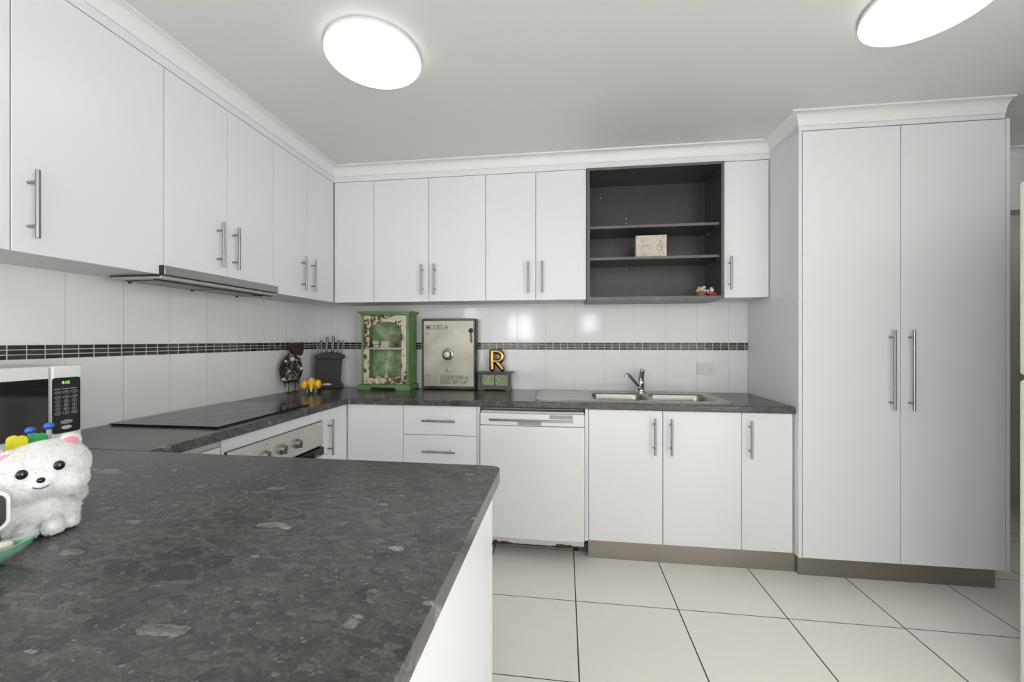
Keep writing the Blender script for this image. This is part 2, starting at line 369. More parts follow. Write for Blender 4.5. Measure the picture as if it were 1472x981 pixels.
# ------------------------------------------------------------------ upper cabinets, back wall
def upper_back(x0, x1, doors, label):
    t = thing('wall_cabinet', label, 'cabinet', ((x0+x1)/2, YBK-.15, ZU)); y0 = YU+.019; y1 = YBK-.001; th = .016; a, b_ = x0+.0004, x1-.0004; zt = 2.321
    B().box(a, a+th, y0, y1, ZU, zt).box(b_-th, b_, y0, y1, ZU, zt).box(a+th, b_-th, y0, y1, ZU, ZU+th).box(a+th, b_-th, y0, y1, zt-th, zt).box(a+th, b_-th, y1-.006, y1, ZU+th, zt-th).done('carcass', CARC, t, smooth=False)
    for (d0, d1, hx) in doors:
        hdoor(t, (d0+G, d1-G, YU, YU+.018, ZU-.002, 2.319), (hx, YU-.035, 1.647) if hx is not None else None)
    return t
upper_back(XU-.0175, -1.267, [(XU+.003, -1.267, None)], 'white corner wall cabinet with a blank handleless door')
upper_back(-1.267, -.504, [(-1.267, -.887, -.926), (-.887, -.504, -.842)], 'white two-door wall cabinet above the green display cabinet and safe box')
upper_back(-.504, .138, [(-.504, -.18, -.226), (-.18, .138, -.138)], 'white two-door wall cabinet just left of the charcoal shelf unit')
upper_back(.950, 1.203, [(.950, 1.201, .979)], 'narrow white wall cabinet between the charcoal shelves and the tall pantry')
# charcoal open shelf unit
t = thing('open_shelf_unit', 'charcoal open wall shelf unit with two inner shelves between white cabinets', 'shelf', (.544, YBK-.15, 1.497))
x0, x1, y0, y1, z0, z1, th = .1415, .9475, 2.533, YBK-.001, 1.497, 2.3205, .016
for nm, bx in (('side_panel', (x0, x0+th, y0, y1, z0, z1)), ('side_panel', (x1-th, x1, y0, y1, z0, z1)), ('top_panel', (x0+th, x1-th, y0, y1, z1-th, z1)), ('bottom_panel', (x0+th, x1-th, y0, y1, z0, z0+.02))):
    B().box(*bx).box(bx[0], bx[1], y0-.0008, y0, bx[4], bx[5], mi=1).done(nm, [CHAR, CHARE], t, smooth=False)
bk = B().box(x0+th, x1-th, y1-.008, y1, z0+.02, z1-th); bk.done('back_panel', CHAR, t, smooth=False)
for zz in (1.965, 1.768):
    s_ = B().box(x0+th+.001, x1-th-.001, YU+.02, y1-.009, zz-.016, zz).box(x0+th+.001, x1-th-.001, YU+.0192, YU+.02, zz-.016, zz, mi=1).done('shelf', [CHAR, CHARE], t, smooth=False)
    for sx in (x0+th, x1-th):
        for yy in (2.60, 2.77):
            d = .008 if sx < .5 else -.008
            B().cyl((sx, yy, zz-.0205), (sx+d, yy, zz-.0205), .0035, n=10).done('shelf_pin', CHROME, s_)
for (px, pz) in ((.25, 2.23), (.42, 2.05), (.42, 2.08), (.25, 1.535), (.42, 1.73)): B().cyl((px, y1-.0085, pz), (px, y1-.0105, pz), .0035, n=10).done('screw_cap', LGREY, t)

# ------------------------------------------------------------------ range hood
t = thing('range_hood', 'slide-out grey metal range hood under the short wall cabinet above the cooktop', 'range hood', (-1.65, 1.67, 1.49))
B().box(-1.76, XU-.02, 1.368, 1.985, 1.502, 1.543).done('housing', HOODM, t, bev=.002)
B().box(XU-.019, XU+.022, 1.362, 1.985, 1.5035, 1.5405).done('slide_front', brushed('hood front metal', rgb(.36, .36, .35), .38, 1), t, bev=.003)
mb = B().box(-1.765, XU+.012, 1.355, 1.985, 1.488, 1.5015)
mb.done('underside_plate', HOODM, t, bev=.003)
mb = B()
for a, b_ in ((1.385, 1.665), (1.675, 1.955)):
    mb.box(-1.74, -1.60, a, a+.005, 1.4855, 1.488).box(-1.74, -1.60, b_-.005, b_, 1.4855, 1.488).box(-1.74, -1.735, a, b_, 1.4855, 1.488).box(-1.605, -1.60, a, b_, 1.4855, 1.488)
mb.box(XU+.001, XU+.021, 1.3590, 1.3618, 1.5035, 1.5405).box(-1.58, -1.572, 1.36, 1.98, 1.484, 1.488).box(-1.768, -1.765, 1.354, 1.985, 1.496, 1.502).box(-1.765, XU+.012, 1.353, 1.3549, 1.497, 1.503)
mb.done('seal_strip', BLACK, t, smooth=False)
for yy in (1.40, 1.67, 1.93): B().cyl((-1.765+.03, yy, 1.4855), (-1.765+.03, yy, 1.478), .006, n=10).done('filter_catch', BLACK, t)
B().box(-1.60, -1.585, 1.88, 1.93, 1.480, 1.4855).done('filter_catch', BLACK, t)
B().box(-1.735, -1.61, 1.39, 1.66, 1.486, 1.4878).box(-1.735, -1.61, 1.68, 1.95, 1.486, 1.4878).done('filter', simple('filter mesh', rgb(.36, .36, .33), .5, .5, bumpy=.6, bscale=700), t, smooth=False)

# ------------------------------------------------------------------ worktops
# main L shaped top, inner corner softened, sink cut out
SX0, SX1, SY0, SY1 = -.168, .925, 2.335, 2.795
def wt_loop():
    fx, fy = -1.298, 2.27; c = .04
    return [(XL+e, 1.1008), (fx, 1.1008), (fx, fy-c), (fx+.012, fy-c*.4), (fx+c*.5, fy-.006), (fx+c, fy), (1.2035, fy), (1.2035, YBK-e), (XL+e, YBK-e)]
hole = rrect(SX0+.33, SX1-.055, SY0+.025, SY1-.10, .03)
o = B().plate([wt_loop(), hole], .864, .9).done('worktop', STONE, bev=.0045, seg=3)
setp(o, 'long dark speckled stone-look worktop running under the cooktop and around to the sink', 'worktop')
il = [(XL+e, .2), (-.173, .2)]
rc = .03
il += [(-.173, 1.10-rc)]+[(-.173-rc+rc*math.cos(a), 1.10-rc+rc*math.sin(a)) for a in [PI/2*k/6 for k in range(1, 7)]]+[(XL+e, 1.10)]
o = B().plate([il], .864, .9).done('island_worktop', STONE, bev=.0015, seg=2)
setp(o, 'broad dark speckled peninsula worktop filling the foreground', 'worktop')
t = thing('peninsula_cabinet', 'white panelled base carrying the foreground peninsula worktop', 'cabinet', (-.8, .65, 0))
B().box(-.206, -.190, .24, 1.05, 0.001, .8635).done('end_panel', WHITE, t, bev=.001)
B().box(-1.30, -.2065, .26, 1.03, .12, .8635).done('carcass', CARC, t, smooth=False)
for k in range(2):
    xx = -1.28+.535*k; hdoor(t, (xx+G, xx+.535-G, 1.0305, 1.048, .125, .860), (xx+(.49 if k == 0 else .045), 1.083, .72), out=(0, 1, 0))
B().box(-1.30, -.22, .30, .99, .001, .1195).done('plinth', KICK, t, smooth=False)

# ------------------------------------------------------------------ base cabinets, left run
DX = -1.312
t = thing('base_cabinet', 'white base cabinet between the oven and the foreground peninsula', 'cabinet', (-1.6, 1.25, 0))
B().box(XL+.002, DX-.0185, 1.06, 1.385, .12, .8635).done('carcass', CARC, t, smooth=False)
hdoor(t, (DX-.018, DX, 1.06+G, 1.385-G, .125, .838), None, name='door')
B().box(DX-.018, DX-.006, 1.06+G, 1.385-G, .84, .862).done('finger_rail', LGREY, t, smooth=False)
t = thing('oven_cabinet', 'white housing framing the built-in oven under the cooktop', 'cabinet', (-1.6, 1.71, 0))
B().box(XL+.002, DX-.019, 1.386, 1.400, .12, .8635).box(XL+.002, DX-.019, 2.018, 2.032, .12, .8635).box(XL+.002, DX-.019, 1.400, 2.018, .12, .14).done('carcass', CARC, t, smooth=False)
B().box(DX-.018, DX, 1.387, 2.031, .8125, .8625).box(DX-.018, DX, 1.387, 1.4005, .125, .8125).box(DX-.018, DX, 2.0265, 2.031, .125, .8125).done('frame', WHITE, t, smooth=False)
t = thing('oven', 'built-in oven with stainless control panel and three knobs below the cooktop', 'oven', (-1.6, 1.71, .14))
B().box(XL+.06, DX-.002, 1.403, 2.0150, .1405, .805).done('body', BLACK, t, smooth=False)
cp = B().box(DX-.0015, DX+.012, 1.403, 2.0255, .682, .811).done('control_panel', STEELY, t, bev=.002)
B().box(DX-.0019, DX+.008, 1.4012, 2.0260, .6785, .8122).done('panel_seal', BLACK, t, smooth=False)
for yy, mark in ((1.60, 1), (1.704, 0), (1.81, 1)):
    kx = DX+.012; kb = B().lathe([(0, 0), (.024, 0), (.024, .003), (.021, .005), (.019, .020), (.017, .023), (0, .023)], (kx, yy, .742), (1, 0, 0), 28)
    kb.box(kx+.018, kx+.030, yy-.004, yy+.004, .742-.019, .742+.019, bev=.0015)
    kb.done('knob', STEELZ, cp)
    if mark: B().cyl((kx, yy+.012, .789), (kx+.0007, yy+.012, .789), .003, n=12).done('indicator_dot', BLACK, cp)
    ti = B()
    for k in range(5): 
        a = -.9+k*.45; ti.box(kx, kx+.0004, yy+.034*math.sin(a)-.0012, yy+.034*math.sin(a)+.0012, .742+.034*math.cos(a)-.001, .742+.034*math.cos(a)+.001)
    ti.done('dial_mark', GREYP, cp, smooth=False)
od = B().box(DX-.0015, DX+.020, 1.405, 2.0245, .16, .672).done('door', GLASSB, t, bev=.003)
mb = B().cyl((DX+.060, 1.45, .640), (DX+.060, 1.98, .640), .009, n=16)
for yy in (1.48, 1.95): mb.cyl((DX+.0195, yy, .640), (DX+.060, yy, .640), .006, n=12)
mb.done('handle', STEELY, od)
# tea towel on the oven handle
def towel():
    b = bmesh.new(); nU, nV = 22, 30; g = []
    for i in range(nU+1):
        row = []
        for j in range(nV+1):
            v = j/nV; yy = 1.835+.135*(i/nU); s = v*.62-.30
            rr = .0125; wob = .004*math.sin(i*1.1)*(abs(s)/.3)
            if abs(s) < rr*PI/2: a = s/rr; p = (DX+.060+rr*math.sin(a)+wob, yy, .640+rr*math.cos(a))
            elif s > 0: p = (DX+.060+rr+wob+.002, yy, .640-(s-rr*PI/2))
            else: p = (DX+.060-rr+wob*.5, yy, .640-(-s-rr*PI/2))
            row.append(b.verts.new(p))
        g.append(row)
    for i in range(nU):
        for j in range(nV): b.faces.new((g[i][j], g[i+1][j], g[i+1][j+1], g[i][j+1]))
    return b
q = NT('towel cloth'); ch = q.new('ShaderNodeTexVoronoi'); ch.inputs['Scale'].default_value = 90; q.link(q.obj(), ch.inputs['Vector'])
q.link(q.ramp(ch.outputs['Distance'], [(.25, rgb(.12, .12, .13)), (.4, rgb(.70, .70, .68))]), q.b.inputs['Base Color']); q.b.inputs['Roughness'].default_value = .9
mb = B(); mb.merge(towel()); o = mb.done('tea_towel', q.m); md = o.modifiers.new('s', 'SOLIDIFY'); md.thickness = .003; md.offset = 1
setp(o, 'black and white patterned tea towel hanging over the oven door handle', 'towel')
# corner base cabinet (bifold)
t = thing('base_cabinet', 'white corner base cabinet with one door beside the oven and one facing the room', 'cabinet', (-1.45, 2.5, 0))
B().box(XL+.002, DX-.0185, 2.033, YBK-.002, .12, .8635).box(DX-.0185, -.9585, YB_+.019, YBK-.002, .12, .8635).done('carcass', CARC, t, smooth=False)
hdoor(t, (DX-.018, DX, 2.033+G, YB_-.003, .125, .860), (DX+.035, 2.085, .708), out=(1, 0, 0))
hdoor(t, (DX+.002, -.957-G, YB_, YB_+.018, .125, .860), None)
# drawers
t = thing('drawer_unit', 'white four-drawer base unit with bar handles left of the dishwasher', 'drawers', (-.73, 2.5, 0))
B().box(-.957, -.5045, YB_+.019, YBK-.002, .12, .8635).done('carcass', CARC, t, smooth=False)
zs = [.862, .688, .505, .315, .124]
for k in range(4):
    hdoor(t, (-.957+G, -.505-G, YB_, YB_+.018, zs[k+1]+G, zs[k]-G), (-.7275, YB_-.035, (.777, .596, .41, .22)[k]), name='drawer', along=(1, 0, 0))
o = B().box(-.5035, -.4875, YB_-.001, YBK-.002, .12, .8635).done('side_panel', WHITE, t, bev=.001)
# dishwasher
t = thing('dishwasher', 'white freestanding dishwasher with a rusted lower edge under the worktop', 'dishwasher', (-.185, 2.5, 0))
B().box(-.482, .112, 2.345, YBK-.02, .07, .848).done('tub', MWHITE, t, bev=.004)
def dpanel(x0, x1, z0, z1, y, bul, yb, n=14):
    b = bmesh.new(); 
    for side in (0, 1):
        pass
    fr = []; bk_ = []
    for i in range(n+1):
        s = i/n; x = x0+(x1-x0)*s; fr.append((x, y-bul*(1-(2*s-1)**2)))
    pts = fr+[(x1, yb), (x0, yb)]
    return pts
mb = B().plate([dpanel(-.483, .114, 0, 0, 2.268, .012, 2.338)], .118, .760); dd = mb.done('door', DWW, t, bev=.006, seg=3)
mb = B().plate([dpanel(-.483, .114, 0, 0, 2.268, .012, 2.338)], .7625, .832); cpn = mb.done('control_fascia', DWW, t, bev=.006, seg=3)
B().plate([dpanel(-.478, .110, 0, 0, 2.276, .012, 2.34)], .833, .844).done('top_strip', LGREY, t, bev=.003)
def arc_y(x): s = (x+.483)/.597; return 2.268-.012*(1-(2*s-1)**2)
def curvebox(xa, xb, z0, z1, out, n=10):
    return B().plate([[(xa+(xb-xa)*k/n, arc_y(xa+(xb-xa)*k/n)-out) for k in range(n+1)]+[(xb-(xb-xa)*k/n, arc_y(xb-(xb-xa)*k/n)+.001) for k in range(n+1)]], z0, z1)
curvebox(-.428, .050, .7875, .8005, .007).done('handle_strip', STEELX, cpn, bev=.002)
bd = curvebox(-.082, .048, .806, .8275, .0015).done('badge', GREYP, cpn, bev=.0008)
tb = B(); tb.merge(text_bm('~', .028, FY(-.03, arc_y(0)-.0016, .809)))
tb.done('badge_mark', LGREY, bd, smooth=False)
curvebox(-.262, -.128, .768, .7872, .0012).done('grip_recess', GREYP, cpn, bev=.001)
B().plate([dpanel(-.478, .110, 0, 0, 2.274, .010, 2.33)], .088, .1165).done('lower_skirt', LGREY, t, bev=.002)
mb = B(); random.seed(3)
for k in range(26):
    xx = -.47+.58*k/26; h = .006+random.random()*.004+(.024*random.random() if (k < 8 or 18 < k < 23) else 0)
    mb.box(xx, xx+.0224, arc_y(xx)+.0035, arc_y(xx)+.030, .0870-h*.25, .0870+h*.6, bev=.002)
mb.done('rust_edge', RUST, t)
for xx in (-.44, .07):
    for yy in (2.42, 2.74): B().cyl((xx, yy, .0), (xx, yy, .0695), .016, n=12).done('foot', MBLACK, t)
B().box(-.484, .113, 2.50, 2.52, .02, .0695).done('base_plate', MBLACK, t, smooth=False)
# base cabinets right of dishwasher
t = thing('base_cabinet', 'white two-door base cabinet under the sink', 'cabinet', (.54, 2.5, 0))
B().box(.1165, .1335, YB_-.001, YBK-.002, .12, .8635).done('side_panel', WHITE, t, bev=.001)
B().box(.134, .150, YB_+.019, YBK-.002, .12, .8635).box(.926, .9425, YB_+.019, YBK-.002, .12, .8635).box(.150, .926, YB_+.019, YBK-.002, .12, .136).box(.150, .926, YBK-.012, YBK-.002, .136, .74).box(.150, .926, YB_+.019, YB_+.030, .80, .8635).done('carcass', CARC, t, smooth=False)
hdoor(t, (.136+G, .538-G, YB_, YB_+.018, .124, .860), (.490, YB_-.035, .722))
hdoor(t, (.538+G, .944-G, YB_, YB_+.018, .124, .860), (.577, YB_-.035, .722))
t = thing('base_cabinet', 'narrow white base cabinet between the sink cupboard and the tall pantry', 'cabinet', (1.07, 2.5, 0))
B().box(.9435, 1.2035, YB_+.019, YBK-.002, .12, .8635).done('carcass', CARC, t, smooth=False)
hdoor(t, (.944+G, 1.199-G, YB_, YB_+.018, .124, .860), (.981, YB_-.035, .723))
o = B().box(.137, 1.2345, 2.338, 2.350, .0005, .1195).done('kickboard', KICK, smooth=False)
setp(o, 'brushed metal kickboard under the sink cabinets', 'kickboard')
o = B().box(-1.37, -.49, 2.338, 2.350, .0005, .1195).done('kickboard', KICK, smooth=False)
setp(o, 'brushed metal kickboard under the drawers, hidden behind the peninsula', 'kickboard')

# ------------------------------------------------------------------ pantry
t = thing('pantry_cabinet', 'tall white two-door pantry cabinet with long bar handles', 'pantry', (1.68, 2.55, 0))
B().box(1.205, 1.2215, YP, YBK-.002, .1205, 2.334).done('side_panel', WHITE, t, bev=.001)
B().box(2.1405, 2.157, YP, YBK-.002, .1205, 2.334).done('side_panel', WHITE, t, bev=.001)
B().box(1.222, 2.140, YP+.02, YBK-.002, .1205, 2.334).done('carcass', CARC, t, smooth=False)
hdoor(t, (1.2245, 1.679-G, YP, YP+.018, .1225, 2.331), (1.627, YP-.035, 1.10), .4)
hdoor(t, (1.679+G, 2.1375, YP, YP+.018, .1225, 2.331), (1.713, YP-.035, 1.10), .4)
o = B().box(1.236, 2.150, 2.312, 2.324, .0005, .1200).box(1.236, 1.248, 2.324, 2.338, .0005, .1195).done('kickboard', KICK, smooth=False)
setp(o, 'brushed metal kickboard under the tall pantry', 'kickboard')

# ------------------------------------------------------------------ fridge
t = thing('refrigerator', 'off-white refrigerator seen edge-on at the right border of the photo', 'fridge', (1.95, 1.3, 0))
B().box(1.665, 2.28, .96, 1.640, .04, 1.80).done('body', FRW, t, bev=.006)
B().box(1.600, 1.662, .96, 1.645, 1.126, 1.812).done('freezer_door', FRW, t, bev=.012, seg=4)
B().box(1.600, 1.662, .96, 1.645, .020, 1.110).done('fridge_door', FRW, t, bev=.012, seg=4)
B().box(1.605, 1.665, 1.56, 1.615, 1.8125, 1.826).done('hinge_cap', LGREY, t, bev=.003)
for xx in (1.69, 2.24):
    for yy in (1.0, 1.60): B().cyl((xx, yy, 0), (xx, yy, .0395), .018, n=12).done('foot', MBLACK, t)

# ------------------------------------------------------------------ ceiling lights
LAMP = simple('lit opal diffuser', rgb(.8, .8, .8), .3, emis=rgb(1.0, 1.0, .99), estr=3.3)
LRIM = simple('lamp base white', rgb(.6, .6, .6), .4, vary=.02)
for x, y, lab in ((-.766, 1.540, 'round lit opal ceiling light above the peninsula on the left'), (1.237, 1.540, 'round lit opal ceiling light cut off by the top edge at right')):
    t = thing('ceiling_light', lab, 'ceiling light', (x, y, ZC-.001))
    B().lathe([(0, 0), (.184, 0), (.187, -.012), (.182, -.0182), (0, -.0182)], (x, y, ZC-.001), n=64).done('base', LRIM, t)
    pr = [(.180, -.0185)]+[(.186*math.cos(a), -.026-.040*math.sin(a)) for a in [PI/2*k/14 for k in range(15)]]
    B().lathe([(0, -.0184)]+pr, (x, y, ZC-.001), n=64).done('diffuser', LAMP, t)

# ------------------------------------------------------------------ power point
t = thing('power_outlet', 'cream double power point on the tiles right of the tap', 'power outlet', (.940, YBK-.006, 1.02))
pl = B().box(.885, .996, YBK-.010, YBK-.0005, 1.019, 1.096).done('plate', CREAMP, t, bev=.002)
for xx in (.915, .966):
    B().box(xx-.007, xx+.007, YBK-.0125, YBK-.0098, 1.074, 1.088).done('switch', CREAMP, pl, bev=.001)
    mb = B(); z = 1.048
    for sx, an in ((-.008, .5), (.008, -.5)):
        mb.box(-.0012, .0012, -.001, 0, -.0045, .0045, M=Matrix.Translation((xx+sx, YBK-.0101, z+.006)) @ Matrix.Rotation(an, 4, 'Y'))
    mb.box(xx-.0012, xx+.0012, YBK-.0111, YBK-.0101, z-.014, z-.005); mb.done('socket_slot', SLOT, pl, smooth=False)

# ------------------------------------------------------------------ sink
t = thing('kitchen_sink', 'stainless double-bowl sink with a drainer on the left set in the worktop', 'sink', (.38, 2.56, .9))
b1 = (.172, .488); b2 = (.520, .858); by = (2.372, 2.672)
mb = B().plate([rrect(SX0, SX1, SY0, SY1, .02), rrect(*b1, *by, .05), rrect(*b2, *by, .05)], .9002, .9042)
mb.done('rim', SINKM, t, bev=.0015)
def bowl(bx, by, depth, r=.05):
    b = bmesh.new(); rings = []
    for inset, z in ((0, .9035), (.003, .895), (.006, .86), (.012, .9-depth+.02), (.025, .9-depth+.004), (.045, .9-depth)):
        rings.append([b.verts.new((x, y, z)) for x, y in rrect(bx[0]+inset, bx[1]-inset, by[0]+inset, by[1]-inset, max(.012, r-inset*.3))])
    for a, c in zip(rings, rings[1:]):
        for k in range(len(a)): b.faces.new((a[k], c[k], c[(k+1) % len(a)], a[(k+1) % len(a)]))
    b.faces.new(rings[-1]); bmesh.ops.recalc_face_normals(b, faces=b.faces[:]); bmesh.ops.reverse_faces(b, faces=b.faces[:]); return b
for bx in (b1, b2):
    mb = B(); mb.merge(bowl(bx, by, .155)); bw = mb.done('bowl', SINKM, t)
    md = bw.modifiers.new('s', 'SOLIDIFY'); md.thickness = .001; md.offset = -1
    cx = (bx[0]+bx[1])/2; B().lathe([(0, 0), (.036, 0), (.036, .003), (.028, .003), (.025, .001), (0, .001)], (cx, 2.52, .7455), n=28).done('drain', CHROME, bw)
mb = B()
for k in range(9): mb.box(-.13+.0, .125, 2.40+.033*k, 2.408+.033*k, .9042, .9050)
mb.box(-.150, .145, 2.375, 2.380, .9042, .9062).box(-.150, .145, 2.70, 2.705, .9042, .9062).box(-.150, -.145, 2.38, 2.70, .9042, .9062)
mb.done('drainer', SINKM, t)
# mixer tap
t = thing('mixer_tap', 'chrome mixer tap with angled spout between the two sink bowls', 'tap', (.503, 2.735, .9045))
tx, ty = .503, 2.735
B().lathe([(0, 0), (.030, 0), (.030, .004), (.024, .010), (.021, .055), (.022, .058), (.022, .072), (.017, .080), (0, .080)], (tx, ty, .9043), n=32).done('body', CHROME, t)
B().tube([(tx-.006, ty-.008, .938), (tx-.045, ty-.055, .978), (.418, 2.632, 1.020), (.408, 2.620, 1.030), (.398, 2.608, 1.034), (.389, 2.597, 1.028), (.386, 2.594, 1.010)], [.0125, .0115, .0105, .0105, .0115, .0125, .0135], n=16).done('spout', CHROME, t)
lv = B().tube([(tx, ty, .975), (tx+.001, ty-.002, 1.00), (tx+.003, ty-.008, 1.025), (tx+.005, ty-.020, 1.052)], [.0205, .0195, .0175, .016], n=18)
lv.sph((tx+.005, ty-.020, 1.051), (.017, .014, .009)); lv.done('lever', CHROME, t)

# ------------------------------------------------------------------ cooktop
t = thing('cooktop', 'black glass cooktop set in the worktop below the range hood', 'cooktop', (-1.6, 1.71, .9))
gl = B().box(-1.848, -1.352, 1.413, 1.995, .9035, .9085).done('glass_surface', GLASSB, t, bev=.0012)
B().box(-1.842, -1.358, 1.419, 1.989, .9003, .9034).done('underframe', BLACK, t, smooth=False)
RING = simple('printed zone ring', rgb(.10, .095, .09), .2, vary=.05)
for cx, cy, r in ((-1.72, 1.56, .09), (-1.72, 1.84, .075), (-1.50, 1.56, .07), (-1.50, 1.80, .09)):
    B().plate([[(cx+r*math.cos(a*PI/24), cy+r*math.sin(a*PI/24)) for a in range(48)], [(cx+(r-.0015)*math.cos(a*PI/24), cy+(r-.0015)*math.sin(a*PI/24)) for a in range(48)]], .9086, .9087).done('zone_ring', RING, gl, smooth=False)
cpn = B().box(-1.43, -1.372, 1.86, 1.975, .9086, .9088).done('control_panel', simple('touch panel black', rgb(.004, .004, .004), .25, vary=.1), gl, smooth=False)
mb = B()
for i in range(4):
    for j in range(2):
        cx, cy = -1.415+.028*j, 1.875+.026*i; mb.plate([[(cx+.009*math.cos(a*PI/8), cy+.009*math.sin(a*PI/8)) for a in range(16)], [(cx+.0078*math.cos(a*PI/8), cy+.0078*math.sin(a*PI/8)) for a in range(16)]], .9089, .9090)
mb.done('touch_symbol', LGREY, cpn, smooth=False)

# ------------------------------------------------------------------ microwave
t = thing('microwave_oven', 'white countertop microwave with a black door and lit green clock', 'microwave', (-1.71, .90, .9))
mx = -1.58
B().box(XL+.02, mx-.030, .665, 1.128, .912, 1.167).done('case', MWHITE, t, bev=.006, seg=3)
dr = B().box(mx-.029, mx, .665, 1.0465, .912, 1.169).done('door', MWHITE, t, bev=.008, seg=4)
B().box(mx-.0005, mx+.0015, .685, 1.0405, .955, 1.131).done('window', GLASSB, dr, bev=.001)
fp = B().box(mx-.029, mx, 1.0485, 1.130, .912, 1.169).done('control_panel', MWHITE, t, bev=.008, seg=4)
kp = B(); kp.plate([rrect(1.0500, 1.1225, .955, 1.1310, .008)], 0, .0015, M=FX(mx-.0002, 0, 0)); kp = kp.done('keypad', BLACK, fp)
GRN = simple('lit clock digits', rgb(.02, .1, .02), .4, emis=rgb(.30, 1.0, .10), estr=1.6)
mb = B(); mb.merge(text_bm('8:05', .0125, FX(mx+.0014, 1.0735, 1.111), .0002)); mb.done('clock_digits', GRN, kp, smooth=False)
mb = B(); LB = simple('keypad print', rgb(.55, .55, .53), .5, vary=.03)
def ell(mb, cy, cz, a, b_, w=.0006, fill=False):
    lo = [(cy+a*math.cos(k*PI/10), cz+b_*math.sin(k*PI/10)) for k in range(20)]
    li = [(cy+(a-w)*math.cos(k*PI/10), cz+(b_-w)*math.sin(k*PI/10)) for k in range(20)]
    mb.plate([lo] if fill else [lo, li], 0, .0003, M=FX(mx+.0014, 0, 0))
for j in range(6):
    for i in range(3):
        cy = 1.0635+.0215*i; cz = (1.0845, 1.0685, 1.0555, 1.0430, 1.0305, 1.0180)[j]
        ell(mb, cy, cz, .0085 if j in (0, 1, 5) else .0062, .0046)
        dg = {2: '123', 3: '456', 4: '789'}.get(j)
        if dg: mb.merge(text_bm(dg[i], .007, FX(mx+.0014, cy-.002, cz-.0024), .0002))
        elif j == 5 and i == 1: mb.merge(text_bm('0', .007, FX(mx+.0014, cy-.002, cz-.0024), .0002))
        else: mb.box(mx+.0014, mx+.0018, cy-.004, cy+.004, cz-.0006, cz+.0006)
for i in range(3): mb.box(mx+.0014, mx+.0018, 1.054+.0205*i, 1.071+.0205*i, 1.0945, 1.0962)
ell(mb, 1.086, .972, .0135, .0060, fill=True); mb.done('key_print', LB, kp, smooth=False)
mb = B(); ell(mb, 1.086, .9895, .0165, .0064, fill=True); mb.done('key_pad_oval', GREYP, kp, smooth=False)
for yy in (.70, 1.09):
    for xx in (XL+.05, mx-.06): B().cyl((xx, yy, .9002), (xx, yy, .9118), .010, n=12).done('foot', MBLACK, t)

# ------------------------------------------------------------------ green display cabinet
def distressed():
    q = NT('distressed cream paint'); P = q.obj()
    n1 = q.noise(P, 34, 6, .75); n2 = q.noise(P, 9, 3)
    s = q.M('ADD', q.M('MULTIPLY', n1.outputs[0], .75), q.M('MULTIPLY', n2.outputs[0], .35))
    m = q.M('GREATER_THAN', s, .568)
    q.link(q.mix(m, rgb(.62, .55, .42), rgb(.10, .055, .03)), q.b.inputs['Base Color']); q.b.inputs['Roughness'].default_value = .75
    q.bump(m, .5, .002); return q.m
DIST = distressed()
q = NT('green milk paint'); n = q.noise(q.obj(), 12, 5); q.link(q.ramp(n.outputs[0], [(.3, rgb(.095, .20, .06)), (.7, rgb(.16, .31, .105))]), q.b.inputs['Base Color']); q.b.inputs['Roughness'].default_value = .4; GRP = q.m
q = NT('green worn inside'); n = q.noise(q.obj(), 14, 5); q.link(q.ramp(n.outputs[0], [(.28, rgb(.13, .25, .10)), (.5, rgb(.27, .40, .19)), (.68, rgb(.56, .56, .40))]), q.b.inputs['Base Color']); q.b.inputs['Roughness'].default_value = .6; GRI = q.m
WOODD = simple('dark worn wood', rgb(.10, .055, .03), .7, vary=.3, bscale=60)
gx0, gx1, gy0, gy1 = -1.425, -1.075, 2.675, 2.822; gz0, gz1 = .9005, 1.452
t = thing('display_cabinet', 'small green display cabinet with a chipped cream arched glass door', 'display cabinet', (-1.25, 2.75, .9))
for xx in (gx0, gx1-.016): B().box(xx, xx+.016, gy0, gy1, .938, 1.427).done('side_panel', GRP, t, bev=.001)
B().box(gx0+.0165, gx1-.0165, gy1-.008, gy1, .938, 1.427).done('back_panel', GRI, t, smooth=False)
B().box(gx0+.0165, gx1-.0165, gy0+.014, gy1-.0085, .938, .952).done('bottom_panel', GRI, t, smooth=False)
B().box(gx0+.0165, gx1-.0165, gy0+.016, gy1-.0085, 1.185, 1.196).done('shelf', simple('cream shelf', rgb(.55, .50, .38), .7, vary=.15, bscale=30), t, smooth=False)
mb = B().box(gx0-.020, gx1+.020, gy0-.020, gy1+.002, 1.441, 1.453, bev=.002).box(gx0-.008, gx1+.008, gy0-.009, gy1, 1.4275, 1.441, bev=.002)
mb.done('cornice', GRP, t)
bl = [(gx0-.020, .9005), (gx0+.075, .9005), (gx0+.088, .9185), (gx1-.100, .9185), (gx1-.088, .9005), (gx1+.016, .9005), (gx1+.016, .925), (gx1+.008, .937), (gx0-.012, .937), (gx0-.020, .925)]
mb = B().plate([bl], 0, .014, M=FY(0, gy0-.006, 0)); 
mb.box(gx1+.002, gx1+.016, gy0-.004, gy1, .9005, .937).box(gx0-.020, gx0-.006, gy0-.004, gy1, .9005, .937)
mb.done('base_moulding', GRP, t, bev=.0015)
